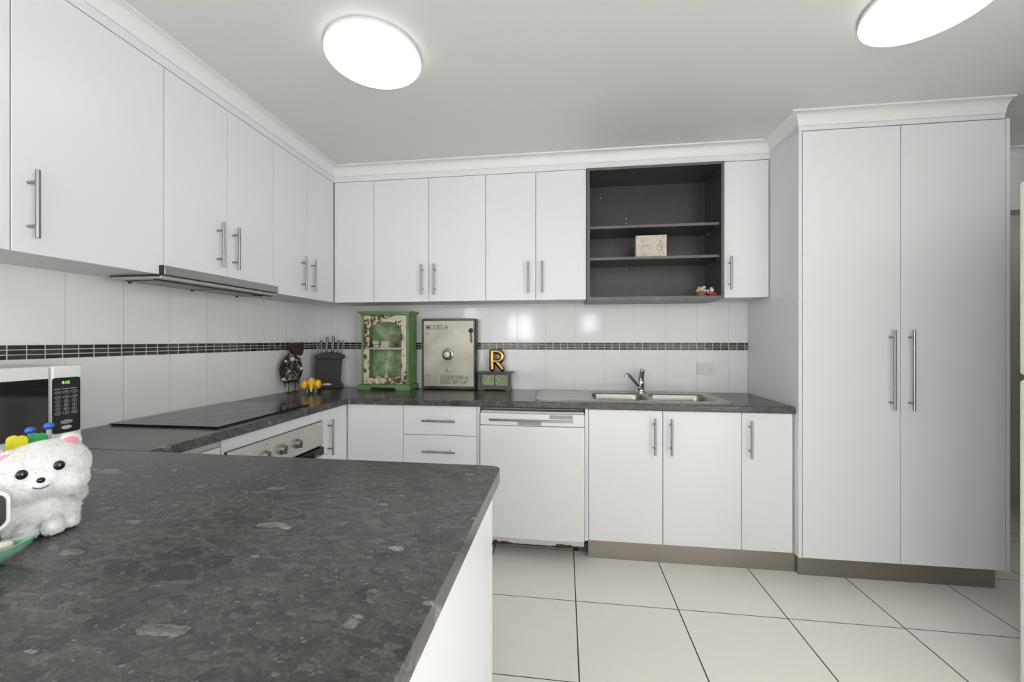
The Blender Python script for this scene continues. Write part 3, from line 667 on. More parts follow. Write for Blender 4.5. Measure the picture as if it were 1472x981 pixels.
# face frame stiles and door with arched opening
dx0, dx1, dz0, dz1 = gx0+.018, gx1-.018, .941, 1.424
ax0, ax1, az0, az1 = dx0+.036, dx1-.034, .982, 1.325
arch = [(ax0, az0), (ax1, az0), (ax1, az1)]
cxm, hw = (ax0+ax1)/2, (ax1-ax0)/2
arch += [(ax1-.012, az1+.022), (ax1-.04, az1+.04), (cxm+.05, az1+.052), (cxm, az1+.056), (cxm-.05, az1+.050), (ax0+.045, az1+.034), (ax0+.012, az1+.016), (ax0, az1+.012)]
dr = B().plate([[(dx0, dz0), (dx1, dz0), (dx1, dz1), (dx0, dz1)], arch], 0, .014, M=FY(0, gy0+.012, 0)).done('door', DIST, t, bev=.0015)
B().sph((dx0+.008, gy0-.010, 1.158), (.007, .008, .007)).done('knob', simple('cream knob', rgb(.6, .56, .45), .5, vary=.1), dr)
q = NT('thin glass'); q.n.remove(q.b); tr = q.new('ShaderNodeBsdfTransparent'); gs = q.new('ShaderNodeBsdfGlossy'); gs.inputs['Roughness'].default_value = .03; fr = q.new('ShaderNodeFresnel'); fr.inputs[0].default_value = 1.25
ms = q.new('ShaderNodeMixShader'); q.link(fr.outputs[0], ms.inputs[0]); q.link(tr.outputs[0], ms.inputs[1]); q.link(gs.outputs[0], ms.inputs[2]); q.link(ms.outputs[0], q.n['Material Output'].inputs[0]); THIN = q.m
B().box(ax0-.008, ax1+.008, gy0+.0125, gy0+.0140, az0-.008, az1+.060).done('glass_pane', THIN, dr, smooth=False)
# items inside the green cabinet
CRM = simple('cream card', rgb(.58, .54, .46), .7, vary=.1, bscale=50)
BRN = simple('brown leather', rgb(.09, .06, .045), .7, vary=.3, bscale=60)
def book(x0, x1, y0, y1, z0, z1, m, label):
    t = thing('small_book', label, 'book', ((x0+x1)/2, (y0+y1)/2, z0), 'small books on the green cabinet shelf')
    B().box(x0, x1, y0, y1, z0, z0+.003).box(x0, x1, y0, y1, z1-.003, z1).box(x0, x0+.003, y0, y1, z0+.003, z1-.003).done('cover', m, t, bev=.0006)
    B().box(x0+.003, x1-.002, y0+.002, y1-.002, z0+.0031, z1-.0031).done('pages', CRM, t, smooth=False)
book(-1.362, -1.318, 2.72, 2.80, 1.1965, 1.2195, BRN, 'dark brown little book, lower one at the left end of the inner shelf')
book(-1.364, -1.320, 2.72, 2.80, 1.2200, 1.2420, CRM, 'cream little book lying on the dark brown one at the shelf end')
book(-1.305, -1.245, 2.72, 2.80, 1.1965, 1.2150, CRM, 'cream little book, lower one of the middle stack in the green cabinet')
book(-1.300, -1.240, 2.72, 2.80, 1.2155, 1.2420, CRM, 'thicker cream little book on top of the middle stack in the green cabinet')
t = thing('dried_flower_bunch', 'wispy dried flower bunch beside the little books in the green cabinet', 'dried flowers', (-1.20, 2.76, 1.1965))
mb = B(); mf = B(); random.seed(5)
for k in range(16):
    a = random.uniform(-.9, .9); L = random.uniform(.04, .10); p0 = Vector((-1.205+random.uniform(-.012, .012), 2.76+random.uniform(-.012, .012), 1.1975)); p1 = p0+Vector((math.sin(a)*L*.7, random.uniform(-.02, .02), L*math.cos(a)))
    mb.tube([p0, (p0+p1)/2+Vector((.004, 0, .004)), p1], .0009, n=5)
    for j in range(3): mf.sph(p1+Vector([random.uniform(-.006, .006) for _ in range(3)]), random.uniform(.003, .0055), n=8)
mb.done('stem', BRN, t); mf.done('flower_head', simple('dried petals', rgb(.34, .30, .23), .8, vary=.4, bscale=120), t)
t = thing('bottle', 'small clear bottle with a pale stick standing inside the green cabinet', 'bottle', (-1.27, 2.745, .9525))
B().lathe([(0, 0), (.021, 0), (.023, .006), (.022, .045), (.010, .060), (.009, .072), (.011, .074), (0, .074)], (-1.27, 2.745, .9525), n=24).done('body', simple('pale smoky glass', rgb(.36, .38, .28), .15, vary=.1), t)
B().cyl((-1.27, 2.745, 1.025), (-1.268, 2.745, 1.105), .003, n=8).done('stick', CRM, t)
t = thing('shell', 'white shell lying low at the right inside the green cabinet', 'shell', (-1.17, 2.75, .9525))
mb = B()
for k in range(7):
    mb.sph((-1.205+.011*k, 2.75, .9525+.013+.008*math.sin(PI*(k+.5)/7)), (.009, .026, .010+.009*math.sin(PI*(k+.5)/7)), n=14)
mb.done('shell_body', simple('white shell', rgb(.70, .70, .68), .5, vary=.06, bscale=60), t)
t = thing('candle', 'pale stubby candle low at the left inside the green cabinet', 'candle', (-1.335, 2.755, .9525))
B().lathe([(0, 0), (.022, 0), (.022, .034), (.018, .038), (0, .036)], (-1.335, 2.755, .9525), n=24).done('wax', CRM, t); B().cyl((-1.335, 2.755, .988), (-1.335, 2.755, .996), .001, n=6).done('wick', MBLACK, t)

# ------------------------------------------------------------------ safe-shaped metal box
PEW = simple('aged bronze rim', rgb(.060, .052, .042), .32, .75, vary=.35, bscale=12)
q = NT('worn tin face'); n = q.noise(q.obj(), 7, 5); q.link(q.ramp(n.outputs[0], [(.3, rgb(.30, .28, .235)), (.55, rgb(.41, .39, .335)), (.75, rgb(.50, .49, .44))]), q.b.inputs['Base Color'])
q.b.inputs['Metallic'].default_value = .45; q.b.inputs['Roughness'].default_value = .38; TIN = q.m
PRT = simple('faded stencil ink', rgb(.13, .115, .10), .6, vary=.3, bscale=90)
RINK = simple('faded red transfer', rgb(.26, .19, .16), .6, vary=.25, bscale=90)
sx0, sx1, sy, szt = -1.005, -.612, 2.738, 1.402
t = thing('safe_box', 'grey metal wall box styled as an old safe with dial and stencilled lettering', 'box', (-.81, 2.77, .9))
B().box(sx0, sx1, sy, 2.822, .9005, szt).done('case', PEW, t, bev=.012, seg=4)
fr = B().plate([rrect(sx0+.004, sx1-.004, .906, szt-.004, .008), rrect(sx0+.017, sx1-.015, .926, szt-.018, .002)], 0, .006, M=FY(0, sy+.0005, 0)).done('face_frame', PEW, t, bev=.002)
df = B().box(sx0+.017, sx1-.015, sy-.0025, sy+.0004, .926, szt-.018).done('door_face', TIN, t, smooth=False)
yf = sy-.0026
dl = B().lathe([(0, 0), (.040, 0), (.040, .004), (.036, .007), (.029, .008), (.027, .012), (.021, .012), (.0215, .022), (.019, .025), (.010, .025), (.009, .028), (0, .029)], (-.812, yf, 1.150), (0, -1, 0), 40).done('dial', simple('satin nickel', rgb(.40, .38, .32), .25, .9, vary=.15, bscale=20), df)
B().plate([[(-.812+.0270*math.cos(a*PI/16), 1.150+.0270*math.sin(a*PI/16)) for a in range(32)], [(-.812+.0222*math.cos(a*PI/16), 1.150+.0222*math.sin(a*PI/16)) for a in range(32)]], 0, .0010, M=FY(0, yf-.0121, 0)).done('dial_ring', PEW, dl)
B().plate([[(-.812+.0425*math.cos(a*PI/16), 1.150+.0425*math.sin(a*PI/16)) for a in range(32)], [(-.812+.0395*math.cos(a*PI/16), 1.150+.0395*math.sin(a*PI/16)) for a in range(32)]], 0, .0020, M=FY(0, yf, 0)).done('dial_rim', PEW, dl)
B().lathe([(0, 0), (.015, 0), (.015, .003), (.010, .005), (0, .005)], (-.808, yf, 1.040), (0, -1, 0), 24).done('keyhole_cover', TIN, df)
B().lathe([(0, 0), (.0175, 0), (.016, .006), (.008, .011), (0, .012)], (-.646, yf, 1.316), (0, -1, 0), 24).done('latch_knob', PEW, df)
B().plate([[(-.653, 1.298), (-.641, 1.298), (-.637, 1.262), (-.634, 1.236), (-.642, 1.230), (-.650, 1.236), (-.652, 1.262)]], 0, .004, M=FY(0, yf, 0)).done('latch_lever', PEW, df, bev=.001)
B().merge(text_bm('MODEL-A', .047, FY(sx0+.033, yf, 1.325) @ Matrix.Diagonal((.80, 1.0, 1, 1)), .0004, 1, .0007)).done('lettering', PRT, df, smooth=False); B().merge(text_bm('CODE:200-A', .038, FY(-.868, yf, .976) @ Matrix.Diagonal((.98, .90, 1, 1)), .0004, 1, .0007)).done('lettering', PRT, df, smooth=False); B().merge(text_bm('SIZE: 20"-16"', .038, FY(-.868, yf, .944) @ Matrix.Diagonal((.98, .90, 1, 1)), .0004, 1, .0007)).done('lettering', PRT, df, smooth=False)

mb = B()
for zz in (1.293, .998):
    for k in range(3):
        mb.plate([[(sx0+.020+.012*k, zz+.002), (sx0+.032+.012*k, zz+.010), (sx0+.044+.008*k, zz+.002), (sx0+.032+.012*k, zz-.010)], [(sx0+.0235+.012*k, zz+.002), (sx0+.032+.012*k, zz+.0075), (sx0+.0405+.008*k, zz+.002), (sx0+.032+.012*k, zz-.0075)]], 0, .0004, M=FY(0, yf, 0))
mb.done('corner_ornament', RINK, df, smooth=False)

# ------------------------------------------------------------------ small two-window box and gold letter
t = thing('trinket_box', 'small dark grey box with two mottled green glass panels beside the safe box', 'box', (-.475, 2.775, .9))
bx0, bx1, byf = -.582, -.372, 2.735; DGR = simple('dark pewter paint', rgb(.075, .072, .062), .4, .3, vary=.2, bscale=30)
B().box(bx0, bx1, byf, 2.815, .916, 1.016).done('case', DGR, t, bev=.002)
B().box(bx0-.022, bx1+.022, byf-.018, 2.82, 1.020, 1.029, bev=.002).box(bx0-.010, bx1+.010, byf-.008, 2.817, 1.0162, 1.020).done('lid', DGR, t)
B().plate([[(bx0-.006, .9005), (bx0+.03, .9005), (bx0+.04, .909), (bx1-.04, .909), (bx1-.03, .9005), (bx1+.006, .9005), (bx1+.002, .925), (bx0-.002, .925)]], 0, .078, M=FY(0, 2.812, 0)).done('base', DGR, t, bev=.001)
q = NT('mottled green glass'); v = q.new('ShaderNodeTexVoronoi'); v.inputs['Scale'].default_value = 340; q.link(q.obj(), v.inputs['Vector'])
s_ = q.new('ShaderNodeSeparateColor'); q.link(v.outputs['Color'], s_.inputs[0]); q.link(q.ramp(s_.outputs[0], [(0, rgb(.05, .10, .03)), (.45, rgb(.16, .24, .10)), (.8, rgb(.32, .38, .20)), (1, rgb(.70, .72, .52))]), q.b.inputs['Base Color']); q.b.inputs['Roughness'].default_value = .25; q.bump(v.outputs['Distance'], .5, .002); MOT = q.m
for a, b_ in ((bx0+.016, -.482), (-.472, bx1-.016)):
    B().box(a, b_, byf-.002, byf+.002, .936, 1.009).done('glass_panel', MOT, t, bev=.001)
GOLD = simple('gold foil', rgb(.40, .255, .085), .16, 1, vary=.12, bscale=20)
lx, ly, lz = -.523, 2.768, 1.0295; r = .0205
bm_ = B()
bm_.tube([(lx+r, ly, lz+.018), (lx+r, ly, lz+.140)], r, n=14).sph((lx+r, ly, lz+.0188), (r, r, .0188)).sph((lx+r, ly, lz+.140), r)
arc = [(lx+r, ly, lz+.140)]+[(lx+.060+.034*math.sin(a), ly, lz+.105+.035*math.cos(a)) for a in [PI*k/10 for k in range(11)]]+[(lx+r+.005, ly, lz+.071)]
bm_.tube(arc, r*.93, n=14); bm_.tube([(lx+.045, ly, lz+.075), (lx+.070, ly, lz+.048), (lx+.094, ly, lz+.0188)], r*.93, n=14).sph((lx+.094, ly, lz+.0185), (r*.93, r, .0183))
mb = B(); mb.merge(remeshed(bm_.bm, .0018, 2)); o = mb.done('letter_ornament', GOLD); setp(o, 'gold balloon-style letter R standing on the small two-panel box', 'ornament')

# ------------------------------------------------------------------ knife block
KA = math.radians(27); KC = Vector((-1.712, 2.733, .9))
t = thing('knife_block', 'black slanted knife block with six steel-handled knives in the corner', 'knife block', tuple(KC), rotz=KA)
def kb_shape():
    b = bmesh.new(); W_ = [(-.104, .104, .0005, -.050, .044), (-.100, .096, .022, -.050, .044), (-.090, .080, .052, -.040, .044), (-.086, .082, .075, -.036, .044), (-.078, .094, .238, -.022, .044)]
    rings = [[b.verts.new(p) for p in ((x0, y0, z), (x1, y0, z), (x1, y1, z), (x0, y1, z))] for x0, x1, z, y0, y1 in W_]
    for a, c in zip(rings, rings[1:]):
        for k in range(4): b.faces.new((a[k], a[(k+1) % 4], c[(k+1) % 4], c[k]))
    b.faces.new(rings[0][::-1]); b.faces.new(rings[-1]); bmesh.ops.recalc_face_normals(b, faces=b.faces[:]); return b
mb = B(); mb.merge(kb_shape()); mb.done('block', simple('dark brown satin', rgb(.026, .021, .018), .42, spec=.22, vary=.15, bscale=8), t, bev=.003)
top = [(-.092+.204*s, .238+.022*math.sin(PI*s)) for s in [k/12 for k in range(13)]]
mb = B().plate([[(-.092, .218)]+top+[(.112, .218), (.095, .210), (-.078, .210)]], 0, .074, M=FY(0, .045, 0)); mb.done('top_cap', MBLACK, t, bev=.004, seg=3)
B().sph((-.008, -.0500, .030), (.034, .005, .010)).done('oval_badge', simple('pale silver badge', rgb(.6, .6, .58), .3, .5, vary=.1), t)
KN = brushed('worn knife steel', rgb(.17, .16, .15), .42, 2)
KRot = Matrix.Rotation(KA, 4, 'Z')
for k, (xx, zt, ln, w, n_) in enumerate(((-.072, .330, -.012, .0060, 1), (-.046, .350, -.006, .0085, 2), (-.012, .374, .006, .0105, 1), (.028, .380, .010, .0105, 1), (.062, .350, .010, .0085, 2), (.090, .350, .018, .0060, 1))):
    L_ = KC+KRot @ Vector((xx, .01, .255))
    kn = thing('kitchen_knife', ('short steel-handled knife at the left end of the knife block', 'steel-handled knife second from the left in the knife block', 'thick steel-handled knife left of centre in the knife block', 'tallest thick steel-handled knife right of centre in the knife block', 'steel-handled knife second from the right in the knife block', 'slim steel-handled knife at the right end of the knife block')[k], 'knife', tuple(L_), 'knives in the knife block', rotz=KA)
    zb = (.238+.022*math.sin(PI*(xx+.092)/.204))+.0008-.255; h = zt-.255
    B().tube([(-ln*.3, 0, zb+.004), (ln*.1, 0, zb+.03), (ln*.5, 0, h-.012), (ln*.6, 0, h)], [w*.85, w*.7, w, w*.75], n=12).done('handle', KN, kn)
    B().cyl((-ln*.3, 0, zb), (-ln*.3, 0, zb+.008), w*1.1, n=12).done('bolster', BLACK, kn)

# ------------------------------------------------------------------ wire owl sculpture (faces the room, +x)
WIRE = simple('rusty dark wire', rgb(.045, .026, .018), .6, .4, vary=.4, bscale=80)
HEADM = simple('rusty brown sheet metal', rgb(.055, .030, .021), .65, .2, vary=.35, bscale=40)
ox, oy = -1.800, 2.452; oz = 1.055
t = thing('wire_bird_sculpture', 'rusty wire bird sculpture with pale stones standing on thin legs by the corner', 'sculpture', (ox, oy, .9))
random.seed(11)
def egg(u, v):  # u around, v from bottom(0) to top(1)
    h = v; w = .098*(math.sin(PI*(.24+.70*h))**.9); dpt = .040*math.sin(PI*(.1+.8*h))
    return Vector((ox+dpt*math.cos(u), oy+w*math.sin(u), .972+.190*h))
mb = B()
for k in range(46):
    u = random.uniform(0, 2*PI); du = random.uniform(-1.5, 1.5); v0 = random.uniform(0, .3); v1 = random.uniform(.6, 1)
    mb.tube([egg(u+du*s+.25*math.sin(s*7+k), v0+(v1-v0)*s) for s in [j/9 for j in range(10)]], random.uniform(.0016, .0028), n=6)
for v in (0, .03): mb.tube([egg(2*PI*j/24, v) for j in range(25)], .0028, n=6)
for sgn in (-1, 1): mb.tube([egg(sgn*PI/2, s) for s in [j/12 for j in range(13)]], .0035, n=7)
for k in range(24):  # small loops
    u = random.uniform(-2.2, .9); v = random.uniform(.1, .9); rr = random.uniform(.008, .016); c = egg(u, v)+Vector((.002, 0, 0))
    mb.tube([c+Vector((0, rr*math.cos(a*PI/5), rr*1.3*math.sin(a*PI/5))) for a in range(11)], .0013, n=5)
for k in range(12):
    u = -PI/2+PI*k/11; c = egg(u, 0); mb.tube([c, c+Vector((.003, random.uniform(-.005, .005), -random.uniform(.015, .032)))], [.0028, .0008], n=6)
mb.done('body', WIRE, t)
hp = [(-.085, .056), (-.082, .066), (-.066, .076), (-.040, .078), (-.010, .084), (.020, .080), (.048, .092), (.062, .078), (.066, .050), (.064, .030), (.050, .000), (.024, -.004), (-.020, .012), (-.050, .040), (-.072, .050)]
mb = B().plate([[(oy+.022+p[0], 1.147+p[1]) for p in hp]], 0, .010, M=FX(ox+.020, 0, 0)); mb.plate([[(oy+.022+p[0]*.8, 1.152+p[1]*.9) for p in hp]], 0, .03, M=FX(ox-.012, 0, 0)); mb.done('head', HEADM, t, bev=.003)
ST = simple('pale stone', rgb(.52, .46, .38), .4, vary=.25, bscale=80)
for u, v, r_ in ((-.45, .80, .015), (-1.30, .74, .010), (.50, .45, .012), (-.75, .40, .008), (-1.30, .14, .011)):
    c = egg(u, v)+Vector((.010*math.cos(-.85), .010*math.sin(-.85), 0)); B().sph(c, (.006, r_, r_*.95), n=16, M=Matrix.Rotation(-.85, 4, 'Z')).done('stone', ST, t)
B().sph(egg(.75, .78)+Vector((.006, -.004, 0)), (.005, .011, .016), n=14).done('stone', simple('violet stone', rgb(.10, .08, .20), .25, vary=.2), t, label='violet stone')
for yy in (oy-.030, oy+.032):
    B().tube([(ox, yy, .985), (ox+.002, yy+.002, .94), (ox, yy, .9035)], .0028, n=8).tube([(ox, yy-.002, .9035), (ox+.022, yy+.003, .9033)], .0028, n=6).tube([(ox-.012, yy-.010, .9033), (ox+.012, yy+.014, .9033)], .0025, n=6).done('leg', WIRE, t)

# ------------------------------------------------------------------ ceramic elephant
YEL = simple('glossy yellow glaze', rgb(.80, .48, .03), .15, vary=.15, bscale=25); ORA = simple('glossy orange glaze', rgb(.72, .22, .02), .15, vary=.15, bscale=25)
GRG = simple('glossy green glaze', rgb(.22, .36, .06), .15, vary=.35, bscale=45); TEA = simple('glossy teal glaze', rgb(.01, .13, .11), .15, vary=.2, bscale=30)
ex, ey = -1.650, 2.44
t = thing('elephant_figurine', 'small glossy yellow and orange elephant figurine with teal feet by the knife block', 'figurine', (ex, ey, .9), rotz=math.radians(33))
T = lambda x, y, z: Vector((x, y, z))
hd = B().sph(T(0, .018, .058), (.036, .042, .040)).sph(T(0, -.012, .068), (.026, .024, .030)); hd.merge(B().tube([T(0, -.030, .066), T(0, -.040, .045), T(0, -.042, .025), T(0, -.046, .014)], [.014, .011, .008, .006], n=12).bm)
bd = B(); bd.merge(remeshed(hd.bm, .003, 5)); bd.done('body', YEL, t)
B().sph(T(0, .006, .090), (.026, .030, .017)).done('saddle_cloth', GRG, t); B().sph(T(0, -.020, .093), (.011, .009, .008)).done('crest', simple('white glaze', rgb(.6, .6, .6), .2, vary=.3, bscale=100), t)
for s in (-1, 1):
    er = B().sph(T(s*.042, -.016, .060), (.022, .007, .031), M=Matrix.Rotation(s*.35, 4, 'Z')).done('ear', ORA, t)
    B().sph(T(s*.043, -.0215, .060), (.016, .005, .024), M=Matrix.Rotation(s*.35, 4, 'Z')).done('ear_lining', YEL, er)
    for yy in (-.006, .040): B().lathe([(0, 0), (.014, 0), (.014, .01), (.012, .034), (0, .036)], T(s*.024, yy, .0005), n=20).done('foot', TEA, t)

# ------------------------------------------------------------------ things on the shelf unit
q = NT('faded vintage print'); P = q.obj(); n = q.noise(P, 24, 5); n2 = q.noise(P, 60, 3)
q.link(q.mix(q.M('GREATER_THAN', n2.outputs[0], .66), q.ramp(n.outputs[0], [(.3, rgb(.36, .38, .31)), (.5, rgb(.55, .50, .42)), (.7, rgb(.56, .46, .42))]), rgb(.20, .19, .15)), q.b.inputs['Base Color']); q.b.inputs['Roughness'].default_value = .5
t = thing('picture_block', 'small cream picture block with a faded sketch on the middle shelf', 'picture', (.54, 2.60, 1.7685))
B().box(.448, .634, 2.60, 2.645, 1.7685, 1.908).done('block', CRM, t, bev=.0015)
pf = B().box(.450, .632, 2.5985, 2.5998, 1.771, 1.9065).done('print', q.m, t, smooth=False)
INK = simple('sketch ink', rgb(.07, .07, .055), .6, vary=.2, bscale=90)
mb = B(); F = lambda pts: mb.tube([(x, 2.5982, z) for x, z in pts], .0011, n=5)
F([(.592, 1.884), (.590, 1.872), (.596, 1.862), (.588, 1.845), (.600, 1.838), (.606, 1.815), (.612, 1.800), (.618, 1.788)]); F([(.596, 1.874), (.606, 1.860), (.616, 1.846)]); F([(.590, 1.860), (.580, 1.838), (.572, 1.822), (.584, 1.812), (.592, 1.818)]); F([(.604, 1.845), (.600, 1.822)]); F([(.488, 1.845), (.500, 1.840), (.520, 1.842), (.535, 1.846)]); F([(.480, 1.818), (.486, 1.835), (.492, 1.846)]); F([(.478, 1.890), (.482, 1.878), (.476, 1.872)]); F([(.494, 1.806), (.500, 1.800), (.496, 1.792)])
mb.done('sketch_line', INK, pf)
t = thing('cupcake_figurine', 'tiny pastel-topped brown basket figurine, left one on the bottom charcoal shelf', 'figurine', (.836, 2.60, 1.5175))
B().lathe([(0, 0), (.024, 0), (.030, .018), (.033, .026), (.031, .030), (0, .030)], (.836, 2.60, 1.5175), n=20).done('basket', simple('brown woven glaze', rgb(.26, .13, .06), .5, bumpy=.8, bscale=260, vary=.4), t)
for k, (dx, dz, c) in enumerate(((-.020, .036, (.62, .42, .34)), (-.006, .040, (.60, .20, .18)), (.009, .038, (.42, .36, .60)), (.022, .036, (.55, .47, .42)), (-.012, .052, (.62, .46, .12)), (.004, .052, (.55, .55, .22)), (.016, .056, (.62, .60, .58)), (.0, .044, (.6, .5, .42)))):
    B().sph((.836+dx, 2.595, 1.5175+dz), (.011, .012, .010), n=12).done('sweet', simple('glaze_%d' % k, rgb(*c), .3, vary=.1), t)
t = thing('santa_figurine', 'tiny white-bearded figurine in red, right one on the bottom charcoal shelf', 'figurine', (.898, 2.60, 1.5175))
RD = simple('red glaze', rgb(.42, .02, .02), .3, vary=.15); WG = simple('white glaze soft', rgb(.66, .66, .60), .4, vary=.08)
B().lathe([(0, 0), (.020, 0), (.021, .004), (0, .005)], (.898, 2.60, 1.5175), n=20).done('base', CRM, t)
B().sph((.898, 2.60, 1.5355), (.022, .016, .013), n=16).done('coat', RD, t); B().sph((.898, 2.594, 1.556), (.013, .012, .014), n=14).sph((.898, 2.60, 1.568), (.010, .010, .008), n=12).done('head', WG, t)
B().cyl((.878, 2.60, 1.540), (.877, 2.60, 1.562), .004, n=8).done('raised_arm', WG, t); B().sph((.919, 2.595, 1.534), (.005, .005, .005), n=10).done('bell', WG, t)

# ------------------------------------------------------------------ plush puppy on the peninsula (plain generic toy)
t = thing('plush_puppy', 'white fluffy plush puppy with pink-lined ears sitting on the peninsula', 'soft toy', (-.930, .625, .9))
q = NT('white plush fur'); n = q.noise(q.obj(), 60, 4); q.link(q.ramp(n.outputs[0], [(.3, rgb(.80, .78, .755)), (.65, rgb(.90, .885, .87))]), q.b.inputs['Base Color']); q.b.inputs['Roughness'].default_value = .95
q.b.inputs['Sheen Weight'].default_value = .4; q.bump(n.outputs[0], .25, .002); FUR = q.m
pc = Vector((-.957, .624, .9)); KX = .86
RV = Vector((math.cos(math.radians(57)), math.sin(math.radians(57)), 0))   # to the viewer's right
FV = Vector((RV.y, -RV.x, 0))                                            # out of the face, towards the viewer
def W(r, f, z): return pc+RV*r*KX+FV*f+Vector((0, 0, z))
TR = Matrix((( RV.x, FV.x, 0, 0), (RV.y, FV.y, 0, 0), (0, 0, 1, 0), (0, 0, 0, 1)))
TR0 = TR.copy(); TR = TR @ Matrix.Diagonal((KX, 1, 1, 1))
tilt = TR @ Matrix.Rotation(-.20, 4, 'Y')
bb = B()
bb.sph(W(-.004, 0, .108), (.074, .056, .052), M=tilt, n=32)                        # head
bb.sph(W(-.028, .026, .088), (.036, .030, .026), M=TR); bb.sph(W(.030, .024, .090), (.036, .030, .026), M=TR)
bb.sph(W(-.004, .048, .098), (.019, .014, .013), M=TR)                             # muzzle
bb.sph(W(-.006, -.004, .042), (.050, .048, .040), M=TR, n=28)                       # body
bb.sph(W(-.046, .010, .024), (.018, .020, .022), M=TR)
bb.sph(W(-.024, .048, .0135), (.016, .018, .0135), M=TR); bb.sph(W(.013, .046, .0145), (.016, .018, .0145), M=TR)   # front paws
bb.sph(W(.037, .028, .0150), (.014, .017, .0135), M=TR); bb.sph(W(-.044, .030, .0135), (.014, .016, .013), M=TR)
bb.sph(W(.034, .004, .028), (.018, .024, .024), M=TR)
bb.sph(W(.047, -.006, .055), (.015, .014, .015), M=TR)                             # tail
for s in (-1, 1): bb.sph(W(s*.042-.004, -.004, .148+s*.009), (.017, .009, .013), M=TR)
rb = remeshed(bb.bm, .0028, 7); rb.normal_update(); rb.faces.ensure_lookup_table(); random.seed(2)
base = [(f.calc_center_median(), f.normal.copy()) for f in rb.faces]
for c, nrm in base:
    if (c-W(-.004, .058, .100)).length < .016: continue
    for _ in range(5 if c.z > .905 else 0):
        sd = nrm.cross(Vector((random.uniform(-1, 1), random.uniform(-1, 1), random.uniform(-1, 1))))
        if sd.length < 1e-3: continue
        sd.normalize(); tail = (c-W(.047, -.006, .055)).length < .026
        L = random.uniform(.002, .0042)*(1.8 if tail else 1); dr_ = (nrm+Vector((random.uniform(-.45, .45), random.uniform(-.45, .45), random.uniform(-.65, .25)))).normalized()
        p = c+Vector((random.uniform(-.0014, .0014), random.uniform(-.0014, .0014), random.uniform(-.0014, .0014))); w = .00045
        tip = p+dr_*L
        if tip.z < .9015: continue
        v = [rb.verts.new(x) for x in (p-sd*w-nrm*.0005, p+sd*w-nrm*.0005, tip)]; rb.faces.new(v)
mb = B(); mb.merge(rb); mb.done('body', FUR, t)
PK = simple('pink felt', rgb(.72, .22, .30), .8, vary=.1, bscale=80); BD = simple('black bead', rgb(.01, .01, .012), .08, vary=.1)
for s in (-1, 1):
    B().sph(W(s*.043-.004, .0065, .1485+s*.009), (.012, .004, .009), M=TR, n=14).done('ear_lining', PK, t)
    B().sph(W(s*.025-.004, .0530, .121+s*.003), (.0085, .0050, .0085), M=TR, n=18).done('eye', BD, t)
B().sph(W(-.004, .0625, .105), (.0065, .005, .0050), M=TR, n=16).done('nose', BD, t)
mb = B(); mb.tube([W(-.004+r_, .0625-abs(r_)*.35, .0905+r_*r_*26) for r_ in [-.011+.0022*k for k in range(11)]], .0008, n=6); mb.done('mouth', simple('grey thread', rgb(.10, .09, .10), .7, vary=.1), t)

# ------------------------------------------------------------------ clips standing behind the puppy
def clip(x, y, h, m, lab, w=.020):
    c = Vector((x, y, .9)); t = thing('bag_clip', lab, 'clip', (c.x, c.y, .9), 'plastic clips standing behind the plush puppy')
    for k in (0, 1):
        lp = [(-w/2, 0), (w/2, 0), (w/2, h-w/2)]+[(w/2*math.cos(a), h-w/2+w/2*math.sin(a)) for a in [PI*j/10 for j in range(1, 10)]]+[(-w/2, h-w/2)]
        M = Matrix.Translation(c+Vector((0, 0, .0005))+RV*(-.011*k)-FV*(.012*k)) @ Matrix(((RV.x, -FV.x, 0, 0), (RV.y, -FV.y, 0, 0), (0, 0, 1, 0), (0, 0, 0, 1))) @ Matrix(((1, 0, 0, 0), (0, 0, 1, 0), (0, 1, 0, 0), (0, 0, 0, 1)))
        B().plate([lp], 0, .006, M=M).done('jaw', m, t, bev=.0012)
    return t
clip(-1.168, .682, .126, simple('off white plastic', rgb(.66, .63, .60), .4, vary=.03), 'off-white plastic clip at the left border behind the plush puppy', .024)
clip(-1.150, .712, .145, simple('yellow plastic', rgb(.74, .66, .02), .35, vary=.05), 'yellow plastic clip standing behind the plush puppy')
clip(-1.126, .730, .147, simple('green plastic', rgb(.03, .30, .10), .35, vary=.05), 'green plastic clip standing behind the plush puppy')
BLU = simple('blue plastic', rgb(.03, .12, .62), .2, vary=.1)
for x, y, z, lab in ((-1.183, .748, .148, 'blue bead-topped pin behind the yellow clip'), (-1.158, .764, .155, 'blue bead-topped pin behind the green clip')):
    c = Vector((x, y, .9)); t = thing('bead_pin', lab, 'pin', (c.x, c.y, .9), 'blue bead-topped pins')
    B().sph(c+Vector((0, 0, z)), (.009, .009, .008), n=18).done('bead', BLU, t); B().cyl(c+Vector((0, 0, .0005)), c+Vector((0, 0, z-.006)), .004, n=10).done('stem', CRM, t)

# ------------------------------------------------------------------ white-rimmed dark screen on a dark teal foot
c = Vector((-.920, .536, .9)); S_ = Matrix.Translation(c) @ TR0
t = thing('baby_monitor', 'white-rimmed black screen device on a dark foot at the left border', 'monitor', tuple(c))
def flat(lp, d0, d1):   # outline in (right, up), depth along viewer direction
    M = S_ @ Matrix(((1, 0, 0, 0), (0, 0, 1, 0), (0, 1, 0, 0), (0, 0, 0, 1)))
    return B().plate([lp] if not isinstance(lp[0], list) else lp, d0, d1, M=M)
flat(rrect(-.085, .018, .040, .106, .018, 8), -.008, .010).done('case', MWHITE, t, bev=.003)
flat(rrect(-.080, .0135, .0445, .1015, .015, 8), .0095, .0112).done('screen', GLASSB, t)
flat([(-.08, .0005), (.010, .0005), (.006, .0395), (-.076, .0395)], -.006, .010).done('foot', simple('dark teal plastic', rgb(.008, .03, .032), .5, vary=.1), t, bev=.002)
